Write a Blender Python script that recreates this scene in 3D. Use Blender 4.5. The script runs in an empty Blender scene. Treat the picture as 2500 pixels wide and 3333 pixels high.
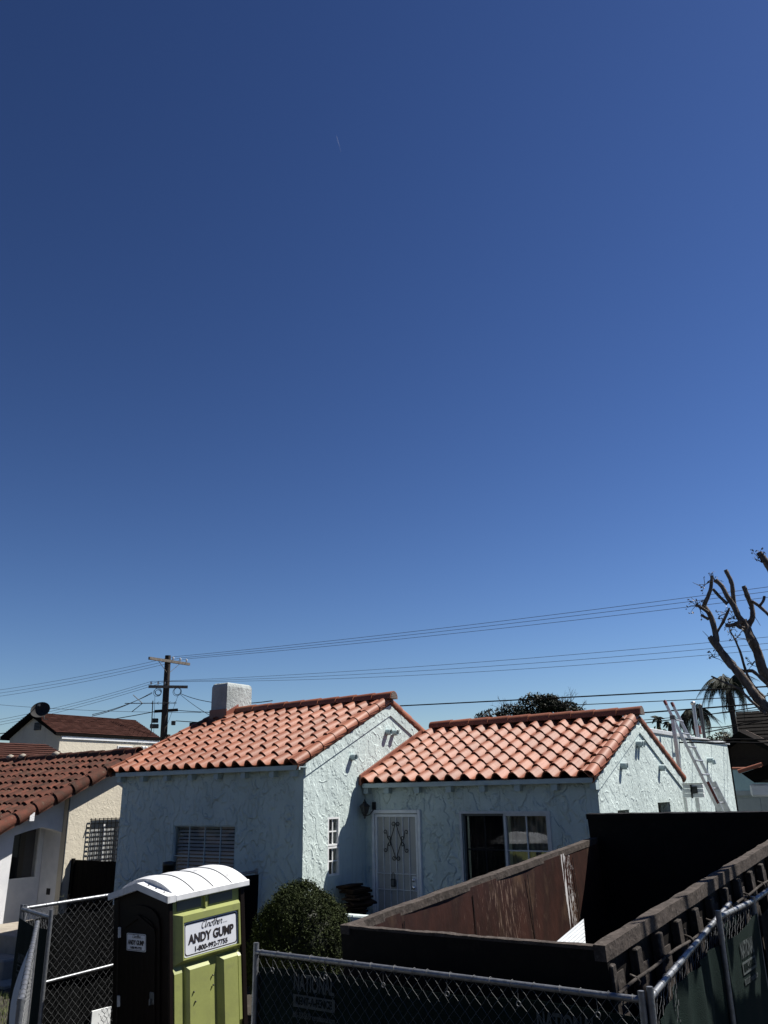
import bpy, bmesh, math, random
from mathutils import Vector, Matrix
random.seed(11)
R = math.radians
SC = bpy.context.scene
COL = SC.collection

# ------------------------------------------------------------------ camera, sky, sun, exposure
CAM_Z = 3.1
cd = bpy.data.cameras.new('camera'); cam = bpy.data.objects.new('camera', cd); COL.objects.link(cam)
cr = Vector((0.826804, 0.562218, -0.017489)); cu = Vector((0.197243, -0.26067, 0.945064)); cf = Vector((-0.526773, 0.784833, 0.326417))
m = Matrix((cr, cu, -cf)).transposed().to_4x4(); m.translation = Vector((0, 0, CAM_Z)); cam.matrix_world = m
cd.sensor_fit = 'AUTO'; cd.sensor_width = 36.0; cd.lens = 2650.12 / 3333 * 36; cd.clip_start = .05; cd.clip_end = 20000
SC.camera = cam
SUN = Vector((.45, .576, 1.0)).normalized()
EL = math.asin(SUN.z); AZ = math.atan2(SUN.x, SUN.y)
W = bpy.data.worlds.new('World'); SC.world = W; W.use_nodes = True
nt = W.node_tree; nt.nodes.clear()
sky = nt.nodes.new('ShaderNodeTexSky'); sky.sky_type = 'NISHITA'; sky.sun_disc = False
sky.sun_elevation = EL; sky.sun_rotation = AZ; sky.altitude = 60; sky.air_density = 1.0; sky.dust_density = .1; sky.ozone_density = 2.7
bg = nt.nodes.new('ShaderNodeBackground'); bg.inputs[1].default_value = .05
wo = nt.nodes.new('ShaderNodeOutputWorld')
gm = nt.nodes.new('ShaderNodeGamma'); gm.inputs[1].default_value = 1.65
sc_n = nt.nodes.new('ShaderNodeVectorMath'); sc_n.operation = 'MULTIPLY'; sc_n.inputs[1].default_value = (.488, .467, .480)
nt.links.new(sky.outputs[0], sc_n.inputs[0]); nt.links.new(sc_n.outputs[0], gm.inputs[0]); nt.links.new(gm.outputs[0], bg.inputs[0]); nt.links.new(bg.outputs[0], wo.inputs[0])
ld = bpy.data.lights.new('sun', 'SUN'); ld.energy = 5.0; ld.angle = R(.53); ld.color = (1, .95, .88)
lo = bpy.data.objects.new('sun', ld); COL.objects.link(lo); lo.rotation_euler = (-SUN).to_track_quat('-Z', 'Y').to_euler(); lo.location = (20, 25, 40)
SC.view_settings.view_transform = 'Standard'; SC.view_settings.look = 'None'; SC.view_settings.exposure = .86; SC.view_settings.gamma = 1; SC.view_settings.use_curve_mapping = False
SC.cycles.max_bounces = 6

# ------------------------------------------------------------------ materials
def mat(name, col, rough=.7, var=None, vscale=3.0, bump=0, bscale=20, metal=0, detail=4, objvar=0, stretch=(1, 1, 1), spec=.5, var2=None, v2scale=12, v2lo=.55, v2hi=.7):
    M = bpy.data.materials.new(name); M.use_nodes = True; t = M.node_tree; N = t.nodes; L = t.links
    b = N['Principled BSDF']; b.inputs['Roughness'].default_value = rough; b.inputs['Metallic'].default_value = metal
    b.inputs['Specular IOR Level'].default_value = spec
    b.inputs['Base Color'].default_value = (*col, 1)
    tc = N.new('ShaderNodeTexCoord'); mp = N.new('ShaderNodeMapping'); L.new(tc.outputs['Object'], mp.inputs[0]); mp.inputs['Scale'].default_value = stretch
    if objvar:
        o2 = N.new('ShaderNodeObjectInfo'); m2 = N.new('ShaderNodeMath'); m2.operation = 'MULTIPLY'; m2.inputs[1].default_value = 37.0; L.new(o2.outputs['Random'], m2.inputs[0]); L.new(m2.outputs[0], mp.inputs['Location'])
    cur = None
    if var is not None:
        n = N.new('ShaderNodeTexNoise'); n.inputs['Scale'].default_value = vscale; n.inputs['Detail'].default_value = detail; L.new(mp.outputs[0], n.inputs[0])
        rp = N.new('ShaderNodeMapRange'); rp.inputs[1].default_value = .35; rp.inputs[2].default_value = .68; L.new(n.outputs[0], rp.inputs[0])
        mx = N.new('ShaderNodeMix'); mx.data_type = 'RGBA'; mx.inputs[6].default_value = (*col, 1); mx.inputs[7].default_value = (*var, 1); L.new(rp.outputs[0], mx.inputs[0]); cur = mx.outputs[2]
    if var2 is not None:
        n = N.new('ShaderNodeTexNoise'); n.inputs['Scale'].default_value = v2scale; n.inputs['Detail'].default_value = 6; L.new(mp.outputs[0], n.inputs[0])
        rp = N.new('ShaderNodeMapRange'); rp.inputs[1].default_value = v2lo; rp.inputs[2].default_value = v2hi; L.new(n.outputs[0], rp.inputs[0])
        mx = N.new('ShaderNodeMix'); mx.data_type = 'RGBA'; mx.inputs[7].default_value = (*var2, 1); L.new(rp.outputs[0], mx.inputs[0])
        if cur is None: mx.inputs[6].default_value = (*col, 1)
        else: L.new(cur, mx.inputs[6])
        cur = mx.outputs[2]
    if objvar:
        oi = N.new('ShaderNodeObjectInfo'); hs = N.new('ShaderNodeHueSaturation'); rp = N.new('ShaderNodeMapRange')
        rp.inputs[3].default_value = 1 - objvar; rp.inputs[4].default_value = 1 + objvar; L.new(oi.outputs['Random'], rp.inputs[0]); L.new(rp.outputs[0], hs.inputs['Value'])
        if cur is None: hs.inputs['Color'].default_value = (*col, 1)
        else: L.new(cur, hs.inputs['Color'])
        cur = hs.outputs[0]
    if cur is not None: L.new(cur, b.inputs['Base Color'])
    if bump:
        n = N.new('ShaderNodeTexNoise'); n.inputs['Scale'].default_value = bscale; n.inputs['Detail'].default_value = 6; L.new(mp.outputs[0], n.inputs[0])
        bp = N.new('ShaderNodeBump'); bp.inputs['Strength'].default_value = bump; bp.inputs['Distance'].default_value = .02; L.new(n.outputs[0], bp.inputs['Height']); L.new(bp.outputs[0], b.inputs['Normal'])
    return M

def stucco(name, col, dark, arcs=1.0, grain=.5, cell=3.2, dist=.018):
    """hand trowelled stucco: broken arc ridges over a fine sand grain"""
    M = bpy.data.materials.new(name); M.use_nodes = True; t = M.node_tree; N = t.nodes; L = t.links
    b = N['Principled BSDF']; b.inputs['Roughness'].default_value = .88; b.inputs['Specular IOR Level'].default_value = .25
    tc = N.new('ShaderNodeTexCoord')
    nz = N.new('ShaderNodeTexNoise'); nz.inputs['Scale'].default_value = 2.2; nz.inputs['Detail'].default_value = 2; L.new(tc.outputs['Object'], nz.inputs[0])
    ad = N.new('ShaderNodeMixRGB'); ad.blend_type = 'LINEAR_LIGHT'; ad.inputs[0].default_value = .16; L.new(tc.outputs['Object'], ad.inputs[1]); L.new(nz.outputs['Color'], ad.inputs[2])
    def M2(op, a, bb=None, c=None):
        n = N.new('ShaderNodeMath'); n.operation = op
        for k, v in enumerate((a, bb, c)):
            if v is None: continue
            if isinstance(v, (int, float)): n.inputs[k].default_value = v
            else: L.new(v, n.inputs[k])
        return n.outputs[0]
    hs = []
    for sc_, rad in ((cell, .42), (cell * 1.7, .38)):
        vo = N.new('ShaderNodeTexVoronoi'); vo.inputs['Scale'].default_value = sc_; L.new(ad.outputs[0], vo.inputs['Vector'])
        d = M2('ABSOLUTE', M2('SUBTRACT', vo.outputs['Distance'], rad))
        ring = M2('SUBTRACT', 1, M2('SMOOTH_MIN', M2('MULTIPLY', d, 16), 1, .3))
        nm = N.new('ShaderNodeTexNoise'); nm.inputs['Scale'].default_value = sc_ * 1.3; nm.inputs['Detail'].default_value = 2; L.new(tc.outputs['Object'], nm.inputs[0])
        mk = N.new('ShaderNodeMapRange'); mk.inputs[1].default_value = .52; mk.inputs[2].default_value = .60; L.new(nm.outputs[0], mk.inputs[0])
        hs.append(M2('MULTIPLY', ring, mk.outputs[0]))
    n1 = N.new('ShaderNodeTexNoise'); n1.inputs['Scale'].default_value = 14; n1.inputs['Detail'].default_value = 6; n1.inputs['Roughness'].default_value = .6; L.new(tc.outputs['Object'], n1.inputs[0])
    n2 = N.new('ShaderNodeTexNoise'); n2.inputs['Scale'].default_value = 55; n2.inputs['Detail'].default_value = 3; L.new(tc.outputs['Object'], n2.inputs[0])
    mp2 = N.new('ShaderNodeMapping'); mp2.inputs['Rotation'].default_value = (.5, .4, .6); mp2.inputs['Scale'].default_value = (3.4, 3.4, 1.9); L.new(ad.outputs[0], mp2.inputs[0])
    cn = N.new('ShaderNodeTexNoise'); cn.inputs['Scale'].default_value = 1.6; cn.inputs['Detail'].default_value = 3; cn.inputs['Roughness'].default_value = .55; L.new(mp2.outputs[0], cn.inputs[0])
    cr_ = M2('POWER', M2('SUBTRACT', 1, M2('MULTIPLY', M2('ABSOLUTE', M2('SUBTRACT', cn.outputs[0], .5)), 9), None), 2) if False else M2('MAXIMUM', M2('SUBTRACT', 1, M2('MULTIPLY', M2('ABSOLUTE', M2('SUBTRACT', cn.outputs[0], .5)), 22)), 0)
    step = N.new('ShaderNodeMapRange'); step.inputs[1].default_value = .50; step.inputs[2].default_value = .535; L.new(cn.outputs[0], step.inputs[0])
    h = M2('ADD', M2('MULTIPLY', hs[0], .42 * arcs), M2('MULTIPLY', hs[1], .18 * arcs))
    h = M2('ADD', h, M2('MULTIPLY', cr_, .26 * (.4 + .6 * arcs))); h = M2('ADD', h, M2('MULTIPLY', step.outputs[0], .42 * arcs))
    h = M2('ADD', h, M2('MULTIPLY', n1.outputs[0], 1.1 * grain)); h = M2('ADD', h, M2('MULTIPLY', n2.outputs[0], .35 * grain))
    bp = N.new('ShaderNodeBump'); bp.inputs['Strength'].default_value = .9; bp.inputs['Distance'].default_value = dist; L.new(h, bp.inputs['Height']); L.new(bp.outputs[0], b.inputs['Normal'])
    n3 = N.new('ShaderNodeTexNoise'); n3.inputs['Scale'].default_value = 1.3; n3.inputs['Detail'].default_value = 5; L.new(tc.outputs['Object'], n3.inputs[0])
    rp = N.new('ShaderNodeMapRange'); rp.inputs[1].default_value = .4; rp.inputs[2].default_value = .75; L.new(n3.outputs[0], rp.inputs[0])
    mx = N.new('ShaderNodeMix'); mx.data_type = 'RGBA'; mx.inputs[6].default_value = (*col, 1); mx.inputs[7].default_value = (*dark, 1); L.new(rp.outputs[0], mx.inputs[0])
    mp3 = N.new('ShaderNodeMapping'); mp3.inputs['Scale'].default_value = (5, 5, .45); L.new(tc.outputs['Object'], mp3.inputs[0])
    n4 = N.new('ShaderNodeTexNoise'); n4.inputs['Scale'].default_value = 1.6; n4.inputs['Detail'].default_value = 6; n4.inputs['Roughness'].default_value = .65; L.new(mp3.outputs[0], n4.inputs[0])
    r4 = N.new('ShaderNodeMapRange'); r4.inputs[1].default_value = .56; r4.inputs[2].default_value = .74; r4.inputs[4].default_value = .55; L.new(n4.outputs[0], r4.inputs[0])
    m4 = N.new('ShaderNodeMix'); m4.data_type = 'RGBA'; L.new(r4.outputs[0], m4.inputs[0]); L.new(mx.outputs[2], m4.inputs[6]); m4.inputs[7].default_value = (dark[0] * .72, dark[1] * .72, dark[2] * .70, 1); L.new(m4.outputs[2], b.inputs['Base Color'])
    return M

def glass(name, tint=(.01, .012, .012), op=.45):
    """window glass: clear share seen through, mirror by fresnel"""
    M = bpy.data.materials.new(name); M.use_nodes = True; t = M.node_tree; N = t.nodes; L = t.links; N.clear()
    o = N.new('ShaderNodeOutputMaterial'); lw = N.new('ShaderNodeLayerWeight'); lw.inputs[0].default_value = .5; pw = N.new('ShaderNodeMath'); pw.operation = 'POWER'; pw.inputs[1].default_value = 4.0; L.new(lw.outputs['Facing'], pw.inputs[0]); fr = N.new('ShaderNodeMath'); fr.operation = 'MULTIPLY_ADD'; fr.inputs[1].default_value = .85; fr.inputs[2].default_value = .085; L.new(pw.outputs[0], fr.inputs[0])
    tr = N.new('ShaderNodeBsdfTransparent'); tr.inputs[0].default_value = (op, op, op, 1); gl = N.new('ShaderNodeBsdfGlossy'); gl.inputs['Roughness'].default_value = .015; gl.inputs[0].default_value = (.95, .97, 1, 1)
    mx = N.new('ShaderNodeMixShader'); L.new(fr.outputs[0], mx.inputs[0]); L.new(tr.outputs[0], mx.inputs[1]); L.new(gl.outputs[0], mx.inputs[2]); L.new(mx.outputs[0], o.inputs[0])
    return M

AQ = stucco('aqua_stucco', (.50, .585, .565), (.41, .485, .47), .95, .55, 2.9)
AQF = stucco('aqua_stucco_front', (.50, .585, .565), (.41, .485, .47), 1.25, .38, 2.3, .045)
CHIM = stucco('sooty_stucco', (.36, .40, .395), (.24, .265, .26), .7, 1.0, 3)
CREAM = stucco('cream_stucco', (.56, .52, .42), (.50, .46, .38), .2, .55, 4)
WHITEW = mat('white_plaster', (.68, .69, .70), .85, (.58, .6, .62), 5, .25, 60)
AQP = mat('aqua_paint', (.40, .49, .50), .6, (.33, .41, .43), 6, .1, 40)
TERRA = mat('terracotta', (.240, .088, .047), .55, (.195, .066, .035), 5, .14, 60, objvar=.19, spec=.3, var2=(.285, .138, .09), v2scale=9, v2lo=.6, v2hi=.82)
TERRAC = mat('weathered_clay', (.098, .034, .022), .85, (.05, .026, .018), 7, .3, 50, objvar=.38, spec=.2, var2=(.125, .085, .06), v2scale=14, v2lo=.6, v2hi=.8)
UNDER = mat('roof_underlay', (.025, .018, .016), .9)
COPPER = mat('brown_flashing', (.22, .075, .045), .45, (.17, .055, .035), 8, .1, 30)
MORTAR = mat('ridge_mortar', (.13, .105, .09), .95, (.07, .055, .05), 30, .6, 60)
WHITE = mat('white_paint', (.72, .74, .74), .5, (.62, .64, .65), 9, .05, 40)
OFFWHITE = mat('white_metal', (.50, .52, .53), .5, (.42, .44, .46), 10, .05, 40)
GREYMESH = mat('door_screen', (.40, .40, .375), .85, (.36, .36, .34), 9, .1, 300)
DARK = mat('dark_void', (.012, .012, .013), .9)
BLACK = mat('black_metal', (.012, .012, .012), .45, (.02, .02, .02), 20, .1, 60)
IRON = mat('wrought_iron', (.008, .008, .009), .6, spec=.2)
CHROME = mat('chrome', (.75, .75, .76), .18, metal=1)
GALV = mat('galvanised_steel', (.23, .24, .255), .45, (.16, .17, .18), 25, .15, 60, metal=.7)
ALU = mat('aluminium', (.52, .53, .54), .36, (.42, .43, .44), 18, .1, 80, metal=.7)
WIRE = mat('mesh_wire', (.115, .12, .125), .5, metal=.15, spec=.3)
GREENF = mat('green_windscreen', (.0045, .0115, .0098), .9, (.006, .015, .0125), 6, .5, 130, spec=.1)
BLACKF = mat('black_windscreen', (.002, .0024, .0026), .95, (.003, .0035, .004), 6, .4, 130, spec=.08)
WHITEF = mat('pale_fabric', (.55, .58, .58), .85, (.48, .52, .52), 6, .3, 130)
PRINT = mat('screen_print', (.075, .088, .088), .9, (.05, .06, .06), 30, .3, 130, spec=.1)
PRINTD = mat('screen_print_dark', (.004, .010, .009), .9, spec=.1)
GLASS = glass('window_glass', op=.75)
def screen_mat():
    M = bpy.data.materials.new('insect_mesh'); M.use_nodes = True; b = M.node_tree.nodes['Principled BSDF']; b.inputs['Base Color'].default_value = (.006, .006, .007, 1); b.inputs['Roughness'].default_value = .9; b.inputs['Specular IOR Level'].default_value = .05; b.inputs['Alpha'].default_value = .62; return M
SCREENM = screen_mat()
CURT = mat('curtain', (.26, .245, .20), .9, (.21, .195, .16), 5, 0, 1)
CURTD = mat('curtain_dark', (.025, .025, .026), .9)
SLAT = mat('pale_slat', (.58, .60, .60), .6)
BLIND = mat('window_blind', (.075, .085, .09), .6)
TGREEN = mat('lime_plastic', (.255, .285, .092), .46, (.225, .25, .085), 4, .06, 25, var2=(.20, .215, .085), v2scale=7, v2lo=.56, v2hi=.78)
TBROWN = mat('brown_plastic', (.0055, .0035, .003), .5, (.007, .0045, .004), 6, .06, 25, spec=.15)
TROOF = mat('white_plastic_roof', (.62, .635, .65), .5, (.50, .515, .53), 6, .05, 25, stretch=(1, 1, .3), var2=(.30, .305, .305), v2scale=11, v2lo=.60, v2hi=.78)
SIGNW = mat('sign_white', (.62, .65, .70), .4, (.58, .61, .66), 6)
INK = mat('sign_ink', (.02, .015, .015), .5)
STEELD = mat('dumpster_paint_shaded', (.0045, .004, .0042), .7, (.008, .0065, .006), 4, .25, 25, spec=.12, var2=(.013, .010, .009), v2scale=9, v2lo=.6, v2hi=.75)  # near-black copy of the dumpster paint, shade of the front put into the colour
STEELR = mat('sunlit_dusty_steel', (.052, .045, .041), .85, (.024, .021, .019), 7, .35, 30, var2=(.12, .11, .10), v2scale=20, v2lo=.58, v2hi=.8, spec=.12)  # same paint lightened for the sunlit outer side, with dust mottling
RAILTOP = mat('dusty_rail', (.072, .060, .053), .9, (.038, .032, .028), 10, .4, 30, spec=.12, var2=(.095, .082, .073), v2scale=30)
SHINGLE = mat('brown_shingle', (.052, .020, .0145), .95, (.034, .0145, .011), 14, .5, 60, objvar=.2, spec=.15)
SHINGD = mat('dark_shingle', (.006, .005, .0045), .95, (.004, .0035, .003), 10, .5, 40, spec=.08)
BROWNW = mat('brown_stucco', (.030, .021, .017), .9, (.026, .018, .015), 8, .3, 60, spec=.15)
WOODB = mat('barge_wood', (.20, .125, .095), .7, (.14, .09, .07), 9, .2, 40, stretch=(4, 4, 1))
WOODP = mat('utility_wood', (.022, .016, .013), .9, (.013, .010, .009), 9, .4, 40, stretch=(3, 3, .4))
WOODG = mat('grey_timber', (.15, .13, .11), .85, (.09, .08, .07), 9, .3, 40)
GATEW = mat('black_gate_wood', (.0025, .0024, .0024), .9, (.004, .0036, .0034), 6, .3, 40, stretch=(5, 5, .5), spec=.1)
BARK = mat('grey_bark', (.165, .14, .12), .95, (.075, .063, .054), 13, .9, 35, stretch=(2, 2, .6), spec=.15, var2=(.27, .24, .21), v2scale=22, v2lo=.58, v2hi=.75)
TWIG = mat('twig', (.05, .042, .036), .9)
LEAF = mat('shrub_leaf', (.034, .045, .012), .8, (.016, .024, .007), 9, spec=.15)
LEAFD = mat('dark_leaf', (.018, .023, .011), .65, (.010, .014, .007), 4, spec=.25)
LEAFO = mat('olive_leaf', (.085, .090, .030), .6, (.05, .06, .02), 3)
LEAFR = mat('sprout_leaf', (.14, .085, .055), .6, (.09, .08, .04), 8)
PALM = mat('palm_leaf', (.030, .037, .022), .7, (.018, .023, .014), 4, spec=.2)
INSUL = mat('porcelain', (.62, .64, .66), .25)
CABLE = mat('cable', (.005, .005, .006), .9, spec=.05)
WIREP = mat('power_wire', (.03, .033, .042), .8, spec=.1)
CONC = mat('concrete', (.30, .27, .22), .9, (.23, .205, .17), 6, .4, 40, var2=(.22, .2, .17), v2scale=9, v2lo=.58, v2hi=.8)
GROUND = mat('dry_ground', (.05, .045, .038), .95, (.034, .031, .027), 1.2, .5, 12, spec=.1, var2=(.07, .063, .054), v2scale=5, v2lo=.55, v2hi=.75)
GRASS = mat('grass_blade', (.07, .10, .025), .7, (.10, .11, .035), 6)
GARDOOR = mat('garage_door_paint', (.26, .29, .29), .6, (.23, .26, .26), 6)
TEAL = stucco('teal_stucco', (.30, .42, .42), (.25, .36, .36), .4, .5, 4)
BOARDW = mat('white_board', (.66, .69, .70), .5, (.56, .59, .6), 8)
RUSTP = mat('pile_wood', (.016, .0095, .007), .95, (.03, .02, .014), 6, .3, 40, objvar=.6, spec=.1)
RED = mat('red_tip', (.16, .018, .014), .6, (.04, .01, .01), 30)
LANT = mat('lantern_glass', (.05, .055, .055), .25)

def plywood():
    """inside of the skip: scuffed red-brown steel with white paint run down it"""
    M = mat('scuffed_brown_steel', (.042, .018, .0135), .48, (.018, .0105, .009), 4.5, .3, 14, stretch=(1, 1, .45), spec=.3, detail=8, var2=(.085, .05, .032), v2scale=4.5, v2lo=.56, v2hi=.76)
    t = M.node_tree; N = t.nodes; L = t.links; b = N['Principled BSDF']; src = b.inputs['Base Color'].links[0].from_socket
    tc = N.new('ShaderNodeTexCoord')
    def layer(src, sx, lo, hi, y0, yw, colr, zs):
        mp = N.new('ShaderNodeMapping'); mp.inputs['Scale'].default_value = (1, sx, zs); L.new(tc.outputs['Object'], mp.inputs[0])
        n = N.new('ShaderNodeTexNoise'); n.inputs['Scale'].default_value = 1; n.inputs['Detail'].default_value = 5; n.inputs['Roughness'].default_value = .62; L.new(mp.outputs[0], n.inputs[0])
        sp = N.new('ShaderNodeSeparateXYZ'); L.new(tc.outputs['Object'], sp.inputs[0])
        a = N.new('ShaderNodeMath'); a.operation = 'SUBTRACT'; L.new(sp.outputs[1], a.inputs[0]); a.inputs[1].default_value = y0
        ab = N.new('ShaderNodeMath'); ab.operation = 'ABSOLUTE'; L.new(a.outputs[0], ab.inputs[0])
        fl = N.new('ShaderNodeMapRange'); fl.inputs[1].default_value = 0; fl.inputs[2].default_value = yw; fl.inputs[3].default_value = .15; fl.inputs[4].default_value = -.3; L.new(ab.outputs[0], fl.inputs[0])
        s = N.new('ShaderNodeMath'); s.operation = 'ADD'; L.new(n.outputs[0], s.inputs[0]); L.new(fl.outputs[0], s.inputs[1])
        r = N.new('ShaderNodeMapRange'); r.inputs[1].default_value = lo; r.inputs[2].default_value = hi; L.new(s.outputs[0], r.inputs[0])
        mx = N.new('ShaderNodeMix'); mx.data_type = 'RGBA'; L.new(r.outputs[0], mx.inputs[0]); L.new(src, mx.inputs[6]); mx.inputs[7].default_value = (*colr, 1)
        return mx.outputs[2]
    o = layer(src, 26, .62, .66, 1.50, .34, (.62, .62, .62), 1.6)
    o = layer(o, 50, .66, .70, 1.62, .42, (.5, .49, .48), 9)
    o = layer(o, 60, .70, .735, 0, 3.2, (.16, .11, .085), 5)
    L.new(o, b.inputs['Base Color'])
    return M
PLY = plywood()

# ------------------------------------------------------------------ mesh helpers
class MB:
    def __init__(s): s.v = []; s.f = []; s.sm = []
    def add(s, vs, fs, smooth=False):
        o = len(s.v); s.v += [tuple(q) for q in vs]; s.f += [tuple(i + o for i in f) for f in fs]; s.sm += [smooth] * len(fs); return s
    def box(s, x0, x1, y0, y1, z0, z1, M=None, bev=0):
        if bev:
            b = bev; vs = []
            for (x, sx) in ((x0, 1), (x1, -1)):
                for (y, sy) in ((y0, 1), (y1, -1)):
                    for (z, sz) in ((z0, 1), (z1, -1)):
                        vs += [(x, y + sy * b, z + sz * b), (x + sx * b, y, z + sz * b), (x + sx * b, y + sy * b, z)]
            def I(a, c, d, k): return (a * 4 + c * 2 + d) * 3 + k
            fs = [(I(0, 0, 0, 0), I(0, 0, 1, 0), I(0, 1, 1, 0), I(0, 1, 0, 0)), (I(1, 0, 0, 0), I(1, 1, 0, 0), I(1, 1, 1, 0), I(1, 0, 1, 0)),
                  (I(0, 0, 0, 1), I(1, 0, 0, 1), I(1, 0, 1, 1), I(0, 0, 1, 1)), (I(0, 1, 0, 1), I(0, 1, 1, 1), I(1, 1, 1, 1), I(1, 1, 0, 1)),
                  (I(0, 0, 0, 2), I(0, 1, 0, 2), I(1, 1, 0, 2), I(1, 0, 0, 2)), (I(0, 0, 1, 2), I(1, 0, 1, 2), I(1, 1, 1, 2), I(0, 1, 1, 2))]
            for a in (0, 1):
                for c in (0, 1): fs.append((I(a, c, 0, 0), I(a, c, 0, 1), I(a, c, 1, 1), I(a, c, 1, 0)))
                for d in (0, 1): fs.append((I(a, 0, d, 0), I(a, 1, d, 0), I(a, 1, d, 2), I(a, 0, d, 2)))
            for c in (0, 1):
                for d in (0, 1): fs.append((I(0, c, d, 1), I(1, c, d, 1), I(1, c, d, 2), I(0, c, d, 2)))
            for a in (0, 1):
                for c in (0, 1):
                    for d in (0, 1): fs.append((I(a, c, d, 0), I(a, c, d, 1), I(a, c, d, 2)))
        else:
            vs = [(x, y, z) for x in (x0, x1) for y in (y0, y1) for z in (z0, z1)]
            fs = [(0, 1, 3, 2), (4, 6, 7, 5), (0, 4, 5, 1), (2, 3, 7, 6), (0, 2, 6, 4), (1, 5, 7, 3)]
        if M is not None: vs = [M @ Vector(q) for q in vs]
        return s.add(vs, fs)
    def bar(s, a, b, w, h, up=(0, 0, 1)):
        a = Vector(a); b = Vector(b); d = (b - a); l = d.length; d.normalize(); u = Vector(up); r_ = d.cross(u)
        if r_.length < 1e-4: r_ = d.cross(Vector((0, 1, 0)))
        r_.normalize(); u = r_.cross(d)
        M = Matrix((d, r_, u)).transposed().to_4x4(); M.translation = a
        return s.box(0, l, -w / 2, w / 2, -h / 2, h / 2, M)
    def tube(s, pts, rad, n=6, cap=True, smooth=True):
        pts = [Vector(q) for q in pts]; k = len(pts)
        rs = rad if isinstance(rad, (list, tuple)) else [rad] * k
        ref = None; rings = []
        for i, q in enumerate(pts):
            d = (pts[min(i + 1, k - 1)] - pts[max(i - 1, 0)])
            if d.length < 1e-9: d = Vector((0, 0, 1))
            d.normalize()
            if ref is None:
                ref = Vector((0, 0, 1)) if abs(d.z) < .9 else Vector((1, 0, 0))
            a = ref - d * ref.dot(d)
            if a.length < 1e-5: a = d.orthogonal()
            a.normalize(); ref = a; c = d.cross(a)
            rings.append([q + (a * math.cos(2 * math.pi * j / n) + c * math.sin(2 * math.pi * j / n)) * rs[i] for j in range(n)])
        vs = [x for r_ in rings for x in r_]; fs = []
        for i in range(k - 1):
            for j in range(n): fs.append((i * n + j, i * n + (j + 1) % n, (i + 1) * n + (j + 1) % n, (i + 1) * n + j))
        s.add(vs, fs, smooth)
        if cap: s.add(rings[0], [tuple(reversed(range(n)))]); s.add(rings[-1], [tuple(range(n))])
        return s
    def ring(s, c, nrm, rad, t, n=10, m_=5):
        nrm = Vector(nrm).normalized(); a = nrm.orthogonal().normalized(); b = nrm.cross(a); c = Vector(c)
        pts = [c + (a * math.cos(2 * math.pi * j / n) + b * math.sin(2 * math.pi * j / n)) * rad for j in range(n)]
        vs = []; fs = []
        for j in range(n):
            rd = (pts[j] - c).normalized()
            for i in range(m_):
                an = 2 * math.pi * i / m_; vs.append(pts[j] + rd * math.cos(an) * t + nrm * math.sin(an) * t)
        for j in range(n):
            for i in range(m_): fs.append((j * m_ + i, j * m_ + (i + 1) % m_, ((j + 1) % n) * m_ + (i + 1) % m_, ((j + 1) % n) * m_ + i))
        return s.add(vs, fs, True)
    def lathe(s, prof, c=(0, 0, 0), n=12, smooth=True):
        c = Vector(c); vs = []; fs = []
        for (r_, z) in prof:
            for j in range(n): vs.append(c + Vector((r_ * math.cos(2 * math.pi * j / n), r_ * math.sin(2 * math.pi * j / n), z)))
        for i in range(len(prof) - 1):
            for j in range(n): fs.append((i * n + j, i * n + (j + 1) % n, (i + 1) * n + (j + 1) % n, (i + 1) * n + j))
        fs.append(tuple(reversed(range(n)))); fs.append(tuple(range((len(prof) - 1) * n, len(prof) * n)))
        return s.add(vs, fs, smooth)
    def prism(s, poly, d):
        """poly: 3D points of one planar face, d: extrusion vector"""
        d = Vector(d); n = len(poly); vs = [Vector(q) for q in poly] + [Vector(q) + d for q in poly]
        fs = [tuple(reversed(range(n))), tuple(range(n, 2 * n))] + [(j, (j + 1) % n, n + (j + 1) % n, n + j) for j in range(n)]
        return s.add(vs, fs)
    def grid(s, fn, nu, nv, smooth=True, thick=None):
        vs = [Vector(fn(i / nu, j / nv)) for j in range(nv + 1) for i in range(nu + 1)]
        fs = [(j * (nu + 1) + i, j * (nu + 1) + i + 1, (j + 1) * (nu + 1) + i + 1, (j + 1) * (nu + 1) + i) for j in range(nv) for i in range(nu)]
        s.add(vs, fs, smooth)
        if thick is not None:
            t_ = Vector(thick); o = len(vs)
            edge = [(i, i + 1) for i in range(nu)] + [(nv * (nu + 1) + i + 1, nv * (nu + 1) + i) for i in range(nu)] + [((j + 1) * (nu + 1), j * (nu + 1)) for j in range(nv)] + [(j * (nu + 1) + nu, (j + 1) * (nu + 1) + nu) for j in range(nv)]
            s.add([q + t_ for q in vs], [tuple(reversed(f)) for f in fs], smooth)
            for a, b in edge: s.add([vs[a], vs[b], vs[b] + t_, vs[a] + t_], [(0, 3, 2, 1)])
        return s
    def mesh(s, name, mt):
        me = bpy.data.meshes.new(name); me.from_pydata(s.v, [], s.f); me.polygons.foreach_set('use_smooth', s.sm); me.materials.append(mt)
        bm = bmesh.new(); bm.from_mesh(me); bmesh.ops.recalc_face_normals(bm, faces=bm.faces); bm.to_mesh(me); bm.free(); me.update()
        return me

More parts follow.
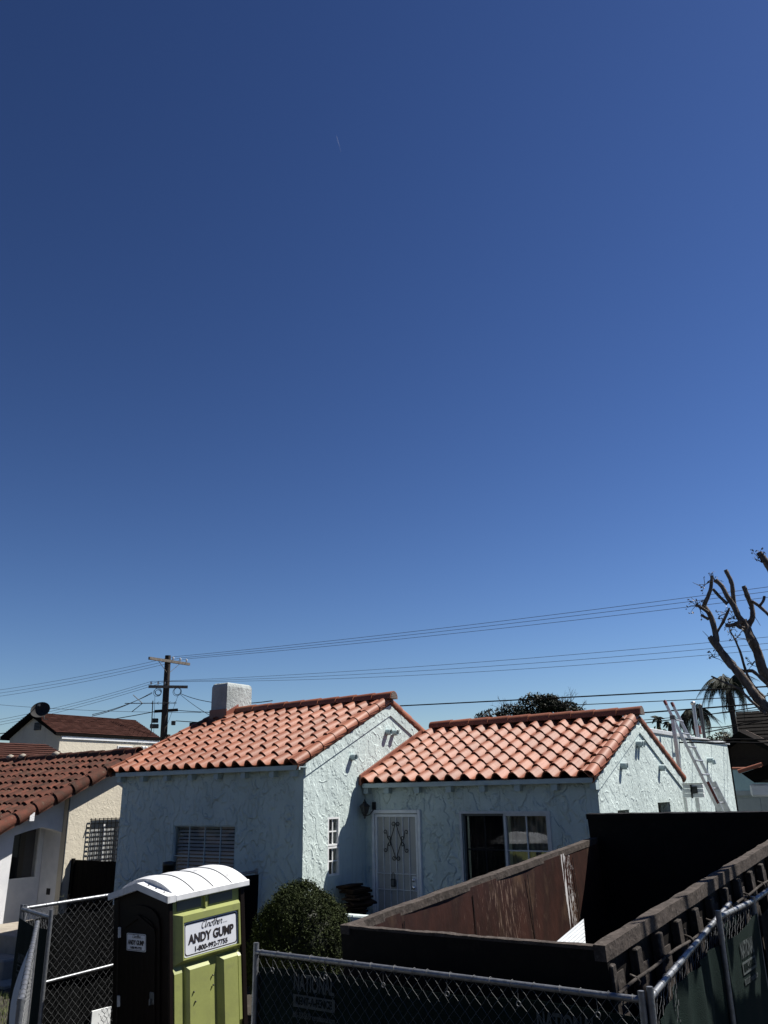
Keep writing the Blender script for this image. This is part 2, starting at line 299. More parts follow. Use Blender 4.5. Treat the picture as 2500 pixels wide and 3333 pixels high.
def obj(name, mb, mt, parent=None, kind=None):
    """parts are written in world coordinates for things whose empty is unrotated; the empty's place is taken off here"""
    off = root_of(parent).location if parent is not None and not root_of(parent).get('_local') else None
    if parent is None:
        c = Vector((0, 0, 0))
    if off is not None: mb.v = [(x - off.x, y - off.y, z - off.z) for x, y, z in mb.v]
    o = bpy.data.objects.new(name, mb.mesh(name, mt)); COL.objects.link(o)
    if parent is not None: o.parent = parent
    if kind: o['kind'] = kind
    return o
def root_of(o):
    while o.parent is not None: o = o.parent
    return o
def thing(name, label, cat, loc=(0, 0, 0), group=None, M=None):
    o = bpy.data.objects.new(name, None); COL.objects.link(o); o.empty_display_size = .2
    o['label'] = label; o['category'] = cat
    if group: o['group'] = group
    if M is not None: o.matrix_world = M; o['_local'] = 1
    else: o.location = loc
    return o
def solo(name, mb, mt, label, cat, group=None):
    vs = [Vector(q) for q in mb.v]; lo_ = Vector((sum(q.x for q in vs) / len(vs), sum(q.y for q in vs) / len(vs), min(q.z for q in vs)))
    mb.v = [tuple(q - lo_) for q in vs]
    o = bpy.data.objects.new(name, mb.mesh(name, mt)); COL.objects.link(o); o.location = lo_
    o['label'] = label; o['category'] = cat
    if group: o['group'] = group
    return o
def inst(name, me, M, parent):
    """a piece sharing mesh data; M in the parent's root space (world for unrotated things)"""
    o = bpy.data.objects.new(name, me); COL.objects.link(o); o.parent = parent
    r_ = root_of(parent)
    if not r_.get('_local'): M = Matrix.Translation(-r_.location) @ M
    o.matrix_local = M
    return o
def frame(o, ex, ey, ez):
    M = Matrix((Vector(ex), Vector(ey), Vector(ez))).transposed().to_4x4(); M.translation = Vector(o); return M

def wall_mb(O, U, top, holes, Nin, thick=.18, z0=None):
    """O base point, U horizontal unit dir, top = [(t,z)...] outline, holes (t0,t1,z0,z1), Nin inward unit normal"""
    O = Vector(O); U = Vector(U); Nin = Vector(Nin); mb = MB(); L_ = top[-1][0]; zb = O.z
    def tz(t):
        for (a, za), (b, zc) in zip(top, top[1:]):
            if a - 1e-9 <= t <= b + 1e-9: return za + (zc - za) * (t - a) / (b - a) if b > a else za
        return top[-1][1]
    ts = sorted(set([a for a, _ in top] + [q for h in holes for q in h[:2]]))
    P = lambda t, z, d=0: Vector((O.x, O.y, 0)) + U * t + Nin * d + Vector((0, 0, z))
    for a, b in zip(ts, ts[1:]):
        if b - a < 1e-6: continue
        mid = (a + b) / 2; hz = sorted([h for h in holes if h[0] <= mid <= h[1]], key=lambda h: h[2]); z = zb; segs = []
        for h in hz: segs.append((z, z, h[2], h[2])); z = h[3]
        segs.append((z, z, tz(a), tz(b)))
        for (za, zb_, zc, zd) in segs:
            mb.add([P(a, za), P(b, zb_), P(b, zd), P(a, zc)], [(0, 1, 2, 3)]); mb.add([P(a, za, thick), P(b, zb_, thick), P(b, zd, thick), P(a, zc, thick)], [(3, 2, 1, 0)])
        mb.add([P(a, tz(a)), P(b, tz(b)), P(b, tz(b), thick), P(a, tz(a), thick)], [(0, 1, 2, 3)])
    for t in (0, L_): mb.add([P(t, zb), P(t, tz(t)), P(t, tz(t), thick), P(t, zb, thick)], [(0, 1, 2, 3)])
    for (t0, t1, h0, h1) in holes:
        mb.add([P(t0, h0), P(t0, h1), P(t0, h1, thick), P(t0, h0, thick)], [(0, 1, 2, 3)]); mb.add([P(t1, h0), P(t1, h1), P(t1, h1, thick), P(t1, h0, thick)], [(3, 2, 1, 0)])
        mb.add([P(t0, h1), P(t1, h1), P(t1, h1, thick), P(t0, h1, thick)], [(0, 1, 2, 3)]); mb.add([P(t0, h0), P(t1, h0), P(t1, h0, thick), P(t0, h0, thick)], [(3, 2, 1, 0)])
    return mb

def text_mb(body, size, O, right, up, nrm, xs=1.0, shear=0.0, bold=0.0, depth=.0015, spacing=1.0, width=None):
    """flat lettering: O = centre of the line, width scales it to a wanted length"""
    cu_ = bpy.data.curves.new('txt', 'FONT'); cu_.body = body; cu_.size = size; cu_.shear = shear; cu_.offset = bold; cu_.extrude = depth; cu_.align_x = 'CENTER'; cu_.align_y = 'CENTER'; cu_.space_character = spacing; cu_.resolution_u = 3
    o = bpy.data.objects.new('txt', cu_); COL.objects.link(o); bpy.context.view_layer.update()
    me = bpy.data.meshes.new_from_object(o.evaluated_get(bpy.context.evaluated_depsgraph_get()))
    vs = [q.co.copy() for q in me.vertices]; fs = [tuple(p.vertices) for p in me.polygons]
    bpy.data.objects.remove(o); bpy.data.curves.remove(cu_); bpy.data.meshes.remove(me)
    if width:
        x0 = min(q.x for q in vs); x1 = max(q.x for q in vs); xs = width / (x1 - x0); c = (x0 + x1) / 2
        for q in vs: q.x -= c
    O = Vector(O); right = Vector(right); up = Vector(up); nrm = Vector(nrm); mb = MB()
    mb.add([O + right * (q.x * xs) + up * q.y + nrm * (q.z + depth) for q in vs], fs); return mb
def merge(*mbs):
    r_ = MB()
    for q in mbs: r_.add(q.v, q.f); r_.sm[-len(q.f):] = q.sm if len(q.f) else []
    return r_

def ground_z(x, y): return min(max(.08 * (y - 5.6), 0), .52)

# ------------------------------------------------------------------ ground
xs = [-3000, -400, -80, -40, -25] + [-20 + .8 * k for k in range(31)] + [12, 25, 60, 400, 3000]
ys = [-3000, -300, -40, -10, 0] + [2 + .5 * k for k in range(29)] + [20, 30, 60, 200, 800, 3500]
mb = MB(); nx = len(xs)
mb.add([(x, y, ground_z(x, y) + (random.uniform(-.012, .012) if 1 < y < 17 and abs(x) < 20 else 0)) for y in ys for x in xs], [(j * nx + i, j * nx + i + 1, (j + 1) * nx + i + 1, (j + 1) * nx + i) for j in range(len(ys) - 1) for i in range(nx - 1)], True)
obj('ground', mb, GROUND, kind='structure')
# paved path at the neighbour's steps
mb = MB()
for i in range(5):
    for j in range(3):
        x = -16.4 + i * .62; y = 8.75 + j * .5; z = ground_z(x, y) + .035
        mb.box(x, x + .60, y, y + .48, z - .05, z + random.uniform(0, .012), bev=.008)
obj('path', mb, CONC, kind='structure')
# grass
mb = MB()
for k in range(5200):
    x = random.uniform(-14.6, -10.6); y = random.uniform(6.6, 8.6); z = ground_z(x, y); h = random.uniform(.04, .10); a = random.uniform(0, 6.28); w = .006
    lx = random.uniform(-.03, .03); ly = random.uniform(-.03, .03)
    mb.add([(x - w * math.cos(a), y - w * math.sin(a), z), (x + w * math.cos(a), y + w * math.sin(a), z), (x + lx, y + ly, z + h)], [(0, 1, 2)])
obj('grass', mb, GRASS, kind='stuff')

# ------------------------------------------------------------------ clay tile roofs
def s_tile(p, L_, h=.086):
    """one S tile: barrel to the left, pan to the right; x across, y up the slope, z out of the roof"""
    n = 9; prof = []
    for i in range(n):
        t = i / (n - 1) * 1.06
        z = h * max(math.sin(math.pi * t / .62), 0) ** .8 if t < .62 else -.014 * math.sin(math.pi * (t - .62) / .44)
        prof.append((t * p, z))
    th = .022; mb = MB()
    A = [(x, 0, z + .044) for x, z in prof]; B = [(x, L_, z * .97 + .002) for x, z in prof]
    C = [(x, 0, z + .044 - th) for x, z in prof]
    mb.add(A + B, [(i, i + 1, n + i + 1, n + i) for i in range(n - 1)], True)
    mb.add(A + C, [(n + i, n + i + 1, i + 1, i) for i in range(n - 1)], False)
    mb.add(C + [(x, L_ * .5, z - th) for x, z in prof], [(n + i, n + i + 1, i + 1, i) for i in range(n - 1)], True)
    return mb
def barrel(r0, r1, L_, a0, a1, n=8, th=.014):
    """half-round cover tile: axis y, radius r0 at the low end to r1 at the head"""
    mb = MB(); An = [R(a0 + (a1 - a0) * i / n) for i in range(n + 1)]
    o0 = [(r0 * math.cos(a), 0, r0 * math.sin(a)) for a in An]; o1 = [(r1 * math.cos(a), L_, r1 * math.sin(a)) for a in An]
    i0 = [((r0 - th) * math.cos(a), 0, (r0 - th) * math.sin(a)) for a in An]; i1 = [((r1 - th) * math.cos(a), L_, (r1 - th) * math.sin(a)) for a in An]; k = n + 1
    mb.add(o0 + o1, [(j, j + 1, k + j + 1, k + j) for j in range(n)], True); mb.add(o0 + i0, [(k + j, k + j + 1, j + 1, j) for j in range(n)])
    mb.add(i0 + i1, [(k + j, k + j + 1, j + 1, j) for j in range(n)], True)
    mb.add([o0[0], o1[0], i1[0], i0[0]], [(0, 1, 2, 3)]); mb.add([o0[-1], o1[-1], i1[-1], i0[-1]], [(3, 2, 1, 0)])
    return mb
def jig(M, s=.006, a=.8):
    return M @ Matrix.Translation((random.uniform(-s, s), random.uniform(-s, s), random.uniform(0, s * .5))) @ Matrix.Rotation(R(random.uniform(-a, a)), 4, 'Z')

def roof_front(root, X0, X1, Ye, Ze, Yr, Zr, rows, pitch, right_rake, left_rake, ridge_x0, ridge_x1, ncap, name='roof'):
    sl = Vector((0, Yr - Ye, Zr - Ze)); L_ = sl.length; ey = sl.normalized(); ex = Vector((1, 0, 0)); ez = ex.cross(ey)
    back = Vector((0, Yr - Ye, -(Zr - Ze)))
    deck = MB(); t = .05
    A = Vector((X0 + .02, Ye + .02, Ze)); Rg = Vector((X0 + .02, Yr, Zr)); Bk = Rg + back; w = Vector((X1 - X0 - .04, 0, 0)); dn = Vector((0, 0, -t))
    deck.prism([A, Rg, Bk, Bk + dn, Rg + dn, A + dn], w)
    roof = obj(name, deck, UNDER, root)
    ncol = int(round((X1 - X0) / pitch)); e = L_ / rows
    me = None
    mbt = s_tile(pitch, e + .075); me = mbt.mesh('roof_tile', TERRA)
    for c in range(ncol):
        x = X0 + c * pitch
        if x + pitch > X1 + .03: continue
        for r_ in range(rows):
            if r_ == rows - 1: pass
            pos = Vector((x, Ye, Ze)) + ey * (r_ * e - .03) + ez * .005
            inst('roof_tile', me, jig(frame(pos, ex, ey, ez), .006, 1.0), roof)
    # back slope, out of sight from the yard: one sheet of the same tiles
    bk = MB(); eyb = Vector((0, -(Yr - Ye), Zr - Ze)).normalized(); ezb = Vector((-1, 0, 0)).cross(eyb)
    for c in range(ncol):
        for r_ in range(rows):
            q = s_tile(pitch, e + .075); pos = Vector((X1 - c * pitch, Bk.y, Bk.z)) + eyb * (r_ * e - .03) + ezb * .005
            Mx = frame(pos, (-1, 0, 0), eyb, ezb); bk.add([Mx @ Vector(v) for v in q.v], q.f); bk.sm[-len(q.f):] = q.sm
    obj('back_slope_tiles', bk, TERRA, roof, kind='stuff')
    def rake(x, sgn, eyy, base):
        me2 = barrel(.105, .092, e + .06, *( (-62, 118) if sgn > 0 else (62, 242))).mesh('rake_tile', TERRA)
        ez2 = ex.cross(eyy)
        if ez2.z < 0: ez2 = -ez2
        for r_ in range(rows):
            pos = Vector((x - sgn * .095, base.y, base.z)) + eyy * (r_ * e - .045) + ez2 * .026
            Mx = frame(pos, (1, 0, 0), eyy, Vector((1, 0, 0)).cross(eyy)) if eyy.y > 0 else None
            if Mx is None:
                # back slope: mirror so the barrel still wraps the outer edge
                Mx = Matrix((Vector((1, 0, 0)), eyy, ez2)).transposed().to_4x4(); Mx.translation = pos
            inst('rake_tile', me2, jig(Mx, .003, .5), roof)
    if right_rake: rake(X1, 1, ey, Vector((0, Ye, Ze))); rake(X1, 1, eyb, Vector((0, Bk.y, Bk.z)))
    if left_rake: rake(X0, -1, ey, Vector((0, Ye, Ze)))
    cl = (ridge_x1 - ridge_x0) / ncap
    me3 = barrel(.128, .112, cl + .07, -8, 188, 8).mesh('ridge_tile', TERRA)
    for k in range(ncap):
        pos = Vector((ridge_x1 - k * cl, Yr, Zr + .075)); Mx = frame(pos, (0, 1, 0), (-1, 0, 0), (0, 0, 1))
        inst('ridge_tile', me3, jig(Mx, .004, .6), roof)
    mo = MB(); n = 8
    pts = [Vector((ridge_x1 + .004, Yr + .105 * math.cos(math.pi * i / n), Zr + .06 + .13 * math.sin(math.pi * i / n))) for i in range(n + 1)]
    mo.prism(pts, (-.16, 0, 0)); obj('mortar_plug', mo, MORTAR, roof)
    return roof, ey, ez, e

H = thing('bungalow', 'pale aqua stucco bungalow with terracotta tile roof and white security door', 'house', (-8.85, 12.4, .45))
# --- geometry numbers
AX0, AX1, AYf, AYr = -13.40, -8.75, 10.485, 13.156
AZe, AZr = 3.550, 4.734
BX0, BX1, BYf, BYr = -8.76, -4.51, 12.185, 14.61
BZe, BZr = 3.266, 4.264
AWX, AWY = -8.79, 10.645; AL = -13.21
BWX, BWY = -4.555, 12.34
roofA, eyA, ezA, eA = roof_front(H, AX0, AX1, AYf, AZe, AYr, AZr, 8, .2905, True, True, -12.65, -8.68, 9, 'roof')
roofB, eyB, ezB, eB = roof_front(H, BX0, BX1, BYf, BZe, BYr, BZr, 8, .2837, True, False, -8.68, -4.455, 10, 'roof')
# --- walls
zb = .3
sA = (AZr - AZe) / (AYr - AYf); sB = (BZr - BZe) / (BYr - BYf)
def roofz(y, Ye, Ze, Yr, s): return Ze + s * (y - Ye if y < Yr else 2 * Yr - y - Ye) - .055
wa = (-11.75 - AL, -10.25 - AL, 1.63, 2.635)
obj('wall', wall_mb((AL, AWY, zb), (1, 0, 0), [(0, roofz(AWY, AYf, AZe, AYr, sA)), (AWX - AL - .004, roofz(AWY, AYf, AZe, AYr, sA))], [wa], (0, 1, 0)), AQF, H)
AYb = 2 * AYr - AWY
def gable_top(y0, y1, Ye, Ze, Yr, s): return [(0, roofz(y0, Ye, Ze, Yr, s)), (Yr - y0, roofz(Yr, Ye, Ze, Yr, s)), (y1 - y0, roofz(y1, Ye, Ze, Yr, s))]
obj('wall', wall_mb((AWX, AWY - .003, zb), (0, 1, 0), gable_top(AWY - .003, AYb, AYf, AZe, AYr, sA), [(11.28 - AWY + .003, 11.59 - AWY + .003, 1.85, 2.74)], (-1, 0, 0)), AQ, H)
obj('wall', wall_mb((AL, AWY + .2, zb), (0, 1, 0), gable_top(AWY + .2, AYb, AYf, AZe, AYr, sA), [], (1, 0, 0)), AQ, H)
obj('wall', wall_mb((AL + .2, AYb, zb), (1, 0, 0), [(0, roofz(AYb, AYf, AZe, AYr, sA)), (AWX - AL - .4, roofz(AYb, AYf, AZe, AYr, sA))], [], (0, -1, 0)), AQ, H)
dr = (-8.64 - AWX, -7.655 - AWX, .52, 2.83); wb = (-6.877 - AWX, -5.383 - AWX, 1.15, 2.765)
obj('wall', wall_mb((AWX, BWY, zb), (1, 0, 0), [(0, roofz(BWY, BYf, BZe, BYr, sB)), (BWX - AWX - .004, roofz(BWY, BYf, BZe, BYr, sB))], [dr, wb], (0, 1, 0)), AQF, H)
BYb = 2 * BYr - BWY
obj('wall', wall_mb((BWX, BWY - .003, zb), (0, 1, 0), gable_top(BWY - .003, BYb, BYf, BZe, BYr, sB), [(13.11 - BWY, 13.65 - BWY, 1.6, 2.785), (15.22 - BWY, 15.96 - BWY, 1.5, 2.86)], (-1, 0, 0)), AQ, H)
obj('wall', wall_mb((AWX + .2, BYb, zb), (1, 0, 0), [(0, roofz(BYb, BYf, BZe, BYr, sB)), (BWX - AWX - .4, roofz(BYb, BYf, BZe, BYr, sB))], [], (0, -1, 0)), AQ, H)
# interior floor and a dark partition, so the rooms behind the glass are rooms
mb = MB(); mb.box(AL + .2, AWX - .2, AWY + .2, AYb - .2, .5, .56); mb.box(AWX + .2, BWX - .2, BWY + .2, BYb - .2, .5, .56); obj('floor', mb, CURTD, H)
# stucco band under the rakes
def rake_band(x, Ye, Ze, Yr, s, y0, y1):
    mb = MB()
    for (a, b) in ((y0, Yr), (Yr, y1)):
        za, zc = roofz(a, Ye, Ze, Yr, s), roofz(b, Ye, Ze, Yr, s)
        n = 1
        for k in range(n):
            q0 = a + (b - a) * k / n; q1 = a + (b - a) * (k + 1) / n; z0 = za + (zc - za) * k / n; z1 = za + (zc - za) * (k + 1) / n
            d0 = random.uniform(-.006, .006); pr = .022
            mb.prism([(x - .01, q0, z0), (x - .01, q1, z1), (x - .01, q1, z1 - .19), (x - .01, q0, z0 - .19)], (pr + .01, 0, 0))
    return mb
obj('rake_band', rake_band(AWX, AYf, AZe, AYr, sA, AWY + .02, AYb), AQ, H)
obj('rake_band', rake_band(BWX, BYf, BZe, BYr, sB, BWY + .02, BYb), AQ, H)
# fascias and rafter tails
def eave(x0, x1, Ye, Ze, wy, tails):
    mb = MB(); mb.box(x0, x1, Ye, Ye + .035, Ze - .075, Ze + .0, bev=.004); obj('fascia', mb, AQP, H)
    mb = MB(); mb.box(x0, x1, Ye + .036, wy + .05, Ze - .035, Ze - .02); obj('soffit', mb, AQP, H)
    w = .095; me = MB().prism([(0, .045, -.036), (0, wy - Ye + .06, -.036), (0, wy - Ye + .06, -.17), (0, .045, -.17)], (w, 0, 0)).mesh('rafter_tail', AQP)
    for x in tails: inst('rafter_tail', me, Matrix.Translation((x, Ye, Ze)), H)
eave(-13.24, AX1 - .01, AYf, AZe, AWY, [-13.237 + .6345 * k for k in range(7)] + [-8.99])
eave(BX0 + .01, BX1 - .05, BYf, BZe, BWY, [-8.75] + [-8.32 + .6148 * k for k in range(7)])
# flashing curb where the lower roof meets the upper wing's gable wall
mb = MB(); p0 = Vector((-8.775, 12.13, BZe - .03)); p1 = Vector((-8.775, 14.2, BZe + sB * (14.2 - 12.185)))
mb.prism([p0, p1, p1 + Vector((0, 0, .17)), p0 + Vector((0, 0, .17))], (.045, 0, 0)); obj('flashing', mb, COPPER, H)
# vents: short clay pipes through the gables
def vent(x, y, z): 
    mb = MB(); mb.tube([(x - .03, y, z), (x + .095, y, z - .004)], .056, 14, False); mb.tube([(x + .095, y, z - .004), (x - .0, y, z)], .044, 14, False)
    mb.ring((x + .095, y, z - .004), (1, 0, 0), .050, .0065, 14, 4)
    v = obj('vent_pipe', mb, AQP, H); mb = MB(); mb.lathe([(.037, 0), (.037, .002)], (0, 0, 0), 10); Mx = Matrix.Translation((x + .03, y, z)) @ Matrix.Rotation(R(90), 4, 'Y'); mb.v = [tuple(Mx @ Vector(q)) for q in mb.v]; obj('vent_bore', mb, DARK, v)
for y, z in ((11.94, 3.706), (13.05, 4.18), (13.27, 4.18)): vent(AWX, y, z)
for y, z in ((13.50, 3.45), (14.42, 3.82), (14.56, 3.83), (15.58, 3.45)): vent(BWX, y, z)
# chimney
mb = MB(); CX0, CX1, CY0, CY1 = -13.21, -12.75, 12.83, 13.59
def chim(u, v):
    return None
prof = [(0, 4.3), (0, 5.34), (.018, 5.40), (.05, 5.425)]; vs = []
for (i_, z) in prof: vs += [(CX0 + i_, CY0 + i_, z), (CX1 - i_, CY0 + i_, z), (CX1 - i_, CY1 - i_, z), (CX0 + i_, CY1 - i_, z)]
mb.add(vs, [(k * 4 + j, k * 4 + (j + 1) % 4, (k + 1) * 4 + (j + 1) % 4, (k + 1) * 4 + j) for k in range(3) for j in range(4)] + [(12, 13, 14, 15)])
ch = obj('chimney', mb, CHIM, H)
mb = MB(); mb.box(CX0 - .02, CX1 + .02, CY0 - .025, CY0 - .004, 4.45, 4.86); mb.prism([(CX1 + .004, CY0 - .02, 4.62), (CX1 + .004, CY0 - .02, 4.80), (CX1 + .004, 13.17, 4.98), (CX1 + .004, 13.17, 4.78)], (.02, 0, 0))
mb.prism([(CX1 + .02, CY0 - .2, 4.60), (CX1 + .02, 13.15, 4.765), (CX1 + .02, 13.15, 4.785), (CX1 + .02, CY0 - .2, 4.62)], (.16, 0, 0)); obj('chimney_flashing', mb, COPPER, ch)
mb = MB(); mb.box(CX0 - .3, CX1 + .0, CY0 - .32, CY0 - .03, 4.42, 4.6); obj('cricket', mb, UNDER, ch)

# --- windows
def window(parent, P, U, N, w, h, nx_, nz_, fr=.04, inset=.06, split=None, fm=OFFWHITE, pane=GLASS, mun=.018, name='window'):
    """P lower-left corner on the wall face, U across, N outward"""
    P = Vector(P); U = Vector(U); N = Vector(N); Z = Vector((0, 0, 1))
    def bx(mb, a, b, c, d, n0, n1):
        q = [P + U * x + Z * z + N * n for n in (n0, n1) for x, z in ((a, c), (b, c), (b, d), (a, d))]
        mb.add(q, [(0, 1, 2, 3), (7, 6, 5, 4), (0, 4, 5, 1), (1, 5, 6, 2), (2, 6, 7, 3), (3, 7, 4, 0)])
    g = MB(); q_ = [P + U * x + Z * z + N * (-inset - .012) for x, z in ((fr * .6, fr * .6), (w - fr * .6, fr * .6), (w - fr * .6, h - fr * .6), (fr * .6, h - fr * .6))]; g.add(q_, [(0, 1, 2, 3)]); win = obj(name, MB_frame(bx, w, h, fr, inset), fm, parent)
    obj('pane', g, pane, win)
    for i in range(1, nx_):
        q = MB(); x = w * i / nx_; bx(q, x - mun / 2, x + mun / 2, fr, h - fr, -inset - .006, -inset + .008); obj('muntin', q, fm, win)
    for i in range(1, nz_):
        q = MB(); z = h * i / nz_; bx(q, fr, w - fr, z - mun / 2, z + mun / 2, -inset - .005, -inset + .009); obj('muntin', q, fm, win)
    return win, bx
def MB_frame(bx, w, h, fr, inset):
    mb = MB(); a, b = -inset - .03, -inset + .03
    bx(mb, 0, w, 0, fr, a, b); bx(mb, 0, w, h - fr, h, a, b); bx(mb, 0, fr, fr, h - fr, a, b); bx(mb, w - fr, w, fr, h - fr, a, b); return mb
# front-left window: 4 by 2 lights with slatted blind
w1, bx1 = window(H, (-11.75, AWY, 1.63), (1, 0, 0), (0, -1, 0), 1.50, 1.005, 4, 2, .022, .045, fm=AQP, mun=.014)
me = MB().box(0, 1.44, -.025, .025, -.0015, .0015, Matrix.Rotation(R(48), 4, 'X')).mesh('blind_slat', SLAT)
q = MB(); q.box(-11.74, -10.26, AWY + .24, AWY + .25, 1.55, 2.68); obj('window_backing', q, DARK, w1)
for k in range(17): inst('blind_slat', me, Matrix.Translation((-11.72, AWY + .12, 1.665 + k * .058)), w1)
# narrow side window, two sashes of four lights
for (z0, z1) in ((1.85, 2.29), (2.30, 2.74)):
    window(H, (AWX, 11.28, z0), (0, 1, 0), (1, 0, 0), .31, z1 - z0, 2, 2, .028, .03, fm=WHITE, mun=.02)
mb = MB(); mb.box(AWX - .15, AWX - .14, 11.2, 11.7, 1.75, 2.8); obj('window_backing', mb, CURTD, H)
# big sliding window on the right wing
for (x0, x1, ins, m_) in ((-6.877, -6.135, .075, BLIND), (-6.135, -5.383, .035, OFFWHITE)):
    wv, _b = window(H, (x0, BWY, 1.15), (1, 0, 0), (0, -1, 0), x1 - x0, 1.615, 2, 3, .036, ins, fm=m_, mun=.02)
    cm = CURTD if x0 < -6.5 else CURT
    mb = MB(); mb.grid(lambda u, v, a=x0, b=x1: (a + .04 + (b - a - .08) * u, BWY + .17 + .025 * math.sin(u * 44) + .008 * math.sin(u * 97), 1.1 + 1.66 * v), 60, 1); obj('curtain', mb, cm, wv)
mb = MB(); mb.add([(-6.84, BWY + .045, 1.19), (-6.17, BWY + .045, 1.19), (-6.17, BWY + .045, 2.73), (-6.84, BWY + .045, 2.73)], [(0, 1, 2, 3)]); obj('insect_screen', mb, SCREENM, H)
mb = MB(); mb.box(-6.92, -5.34, BWY - .018, BWY + .01, 2.765, 2.80); mb.box(-6.915, -6.877, BWY - .018, BWY + .01, 1.1, 2.764); mb.box(-5.383, -5.345, BWY - .018, BWY + .01, 1.1, 2.764); obj('window_casing', mb, OFFWHITE, H)
# open window holes in the right gable: timber jambs
for (y0, y1, z1) in ((13.11, 13.65, 2.785), (15.22, 15.96, 2.86)):
    mb = MB(); mb.box(BWX - .17, BWX - .06, y0 + .002, y0 + .035, 1.5, z1 - .002); obj('window_jamb', mb, WOODB, H)
# --- security door
DX0, DX1, DZ0, DZ1 = -8.64, -7.655, .52, 2.83
mb = MB()
for (a, b, c, d) in ((DX0, DX0 + .055, DZ0, DZ1), (DX1 - .055, DX1, DZ0, DZ1), (DX0 + .055, DX1 - .055, DZ1 - .06, DZ1)): mb.box(a, b, BWY - .035, BWY + .03, c, d, bev=.006)
for (a, b, c, d) in ((DX0 + .065, DX0 + .105, DZ0, DZ1 - .07), (DX1 - .105, DX1 - .065, DZ0, DZ1 - .07), (DX0 + .105, DX1 - .105, DZ1 - .115, DZ1 - .07)): mb.box(a, b, BWY - .022, BWY + .02, c, d, bev=.004)
door = obj('door', mb, WHITE, H)
mb = MB(); mb.box(DX0 + .1, DX1 - .1, BWY + .0, BWY + .012, DZ0, DZ1 - .1); obj('door_screen', mb, GREYMESH, door)
def twisted(a, b, r_=.0075):
    a = Vector(a); b = Vector(b); n = int((b - a).length / .03); d = (b - a).normalized(); s1 = d.orthogonal().normalized(); s2 = d.cross(s1); q = MB()
    pts = [a + (b - a) * k / n for k in range(n + 1)]; rs = [r_ * (1 + .28 * (k % 2)) for k in range(n + 1)]
    return q.tube(pts, rs, 5)
for k in range(5):
    x = DX0 + .105 + (DX1 - DX0 - .21) * (k + 1) / 6; obj('door_bar', twisted((x, BWY - .012, DZ0), (x, BWY - .012, DZ1 - .115)), WHITE, door)
for z in (1.83, 1.585): obj('door_bar', twisted((DX0 + .105, BWY - .020, z), (DX1 - .105, BWY - .020, z)), WHITE, door)
def scroll(c, a0, turn, r0, r1, n=14):
    return [Vector((c[0] + (r0 + (r1 - r0) * k / n) * math.cos(a0 + turn * k / n), BWY - .028, c[1] + (r0 + (r1 - r0) * k / n) * math.sin(a0 + turn * k / n))) for k in range(n + 1)]
cx, cz = (DX0 + DX1) / 2, 2.335
mb = MB(); r_ = .0062
for sx in (1, -1):
    for sz in (1, -1):
        # diamond arm ending in a curl at top/bottom
        mb.tube([(cx + sx * .115, BWY - .028, cz), (cx + sx * .06, BWY - .028, cz + sz * .13), (cx + sx * .012, BWY - .028, cz + sz * .26)], r_, 5)
        mb.tube([Vector((cx + sx * (.045 + .040 * math.cos(a) * (1 - .055 * k)), BWY - .028, cz + sz * (.265 + .04 * math.sin(a) * (1 - .055 * k)))) for k, a in enumerate([R(190 - 34 * j) for j in range(12)])], r_, 5)
        # side curls
        mb.tube([(cx + sx * .115, BWY - .028, cz), (cx + sx * .165, BWY - .028, cz + sz * .05), (cx + sx * .18, BWY - .028, cz + sz * .13)] + [Vector((cx + sx * (.215 + .038 * math.cos(a) * (1 - .06 * k)), BWY - .028, cz + sz * (.14 + .038 * math.sin(a) * (1 - .06 * k)))) for k, a in enumerate([R(180 - 34 * j) for j in range(11)])], r_, 5)
        mb.tube([Vector((cx + sx * (.135 + .024 * math.cos(a)), BWY - .028, cz + sz * (.045 + .03 * math.sin(a)))) for a in [R(230 - 36 * j) for j in range(8)]], r_, 5)
obj('door_scroll', mb, IRON, door)
mb = MB()
for sx in (1, -1): mb.tube([Vector((cx + sx * (.045 + .040 * math.cos(a) * (1 - .05 * k)), BWY - .028, 1.20 + .04 * math.sin(a) * (1 - .05 * k))) for k, a in enumerate([R(190 - 34 * j) for j in range(12)])], r_, 5)
obj('door_scroll', mb, IRON, door)
mb = MB(); mb.box(DX1 - .19, DX1 - .108, BWY - .02, BWY + .0, 1.57, 1.80); obj('lock_plate', mb, WHITE, door)
def knob(z, r0, name):
    q = MB(); q.lathe([(.012, 0), (r0 * .7, .004), (r0, .02), (r0 * .95, .036), (r0 * .5, .05), (.004, .052)], (0, 0, 0), 14); Mx = Matrix.Translation((DX1 - .148, BWY - .021, z)) @ Matrix.Rotation(R(90), 4, 'X'); q.v = [tuple(Mx @ Vector(v)) for v in q.v]; obj(name, q, CHROME, door)
knob(1.745, .030, 'deadbolt'); knob(1.635, .036, 'door_knob')
for z in (2.55, 1.7, .95):
    mb = MB(); mb.tube([(DX0 + .060, BWY - .034, z - .05), (DX0 + .060, BWY - .034, z + .05)], .009, 6); obj('door_hinge', mb, WHITE, door)
mb = MB(); mb.box(-8.735, -8.705, BWY - .02, BWY, 1.83, 1.93, bev=.004); obj('doorbell', mb, AQP, H)
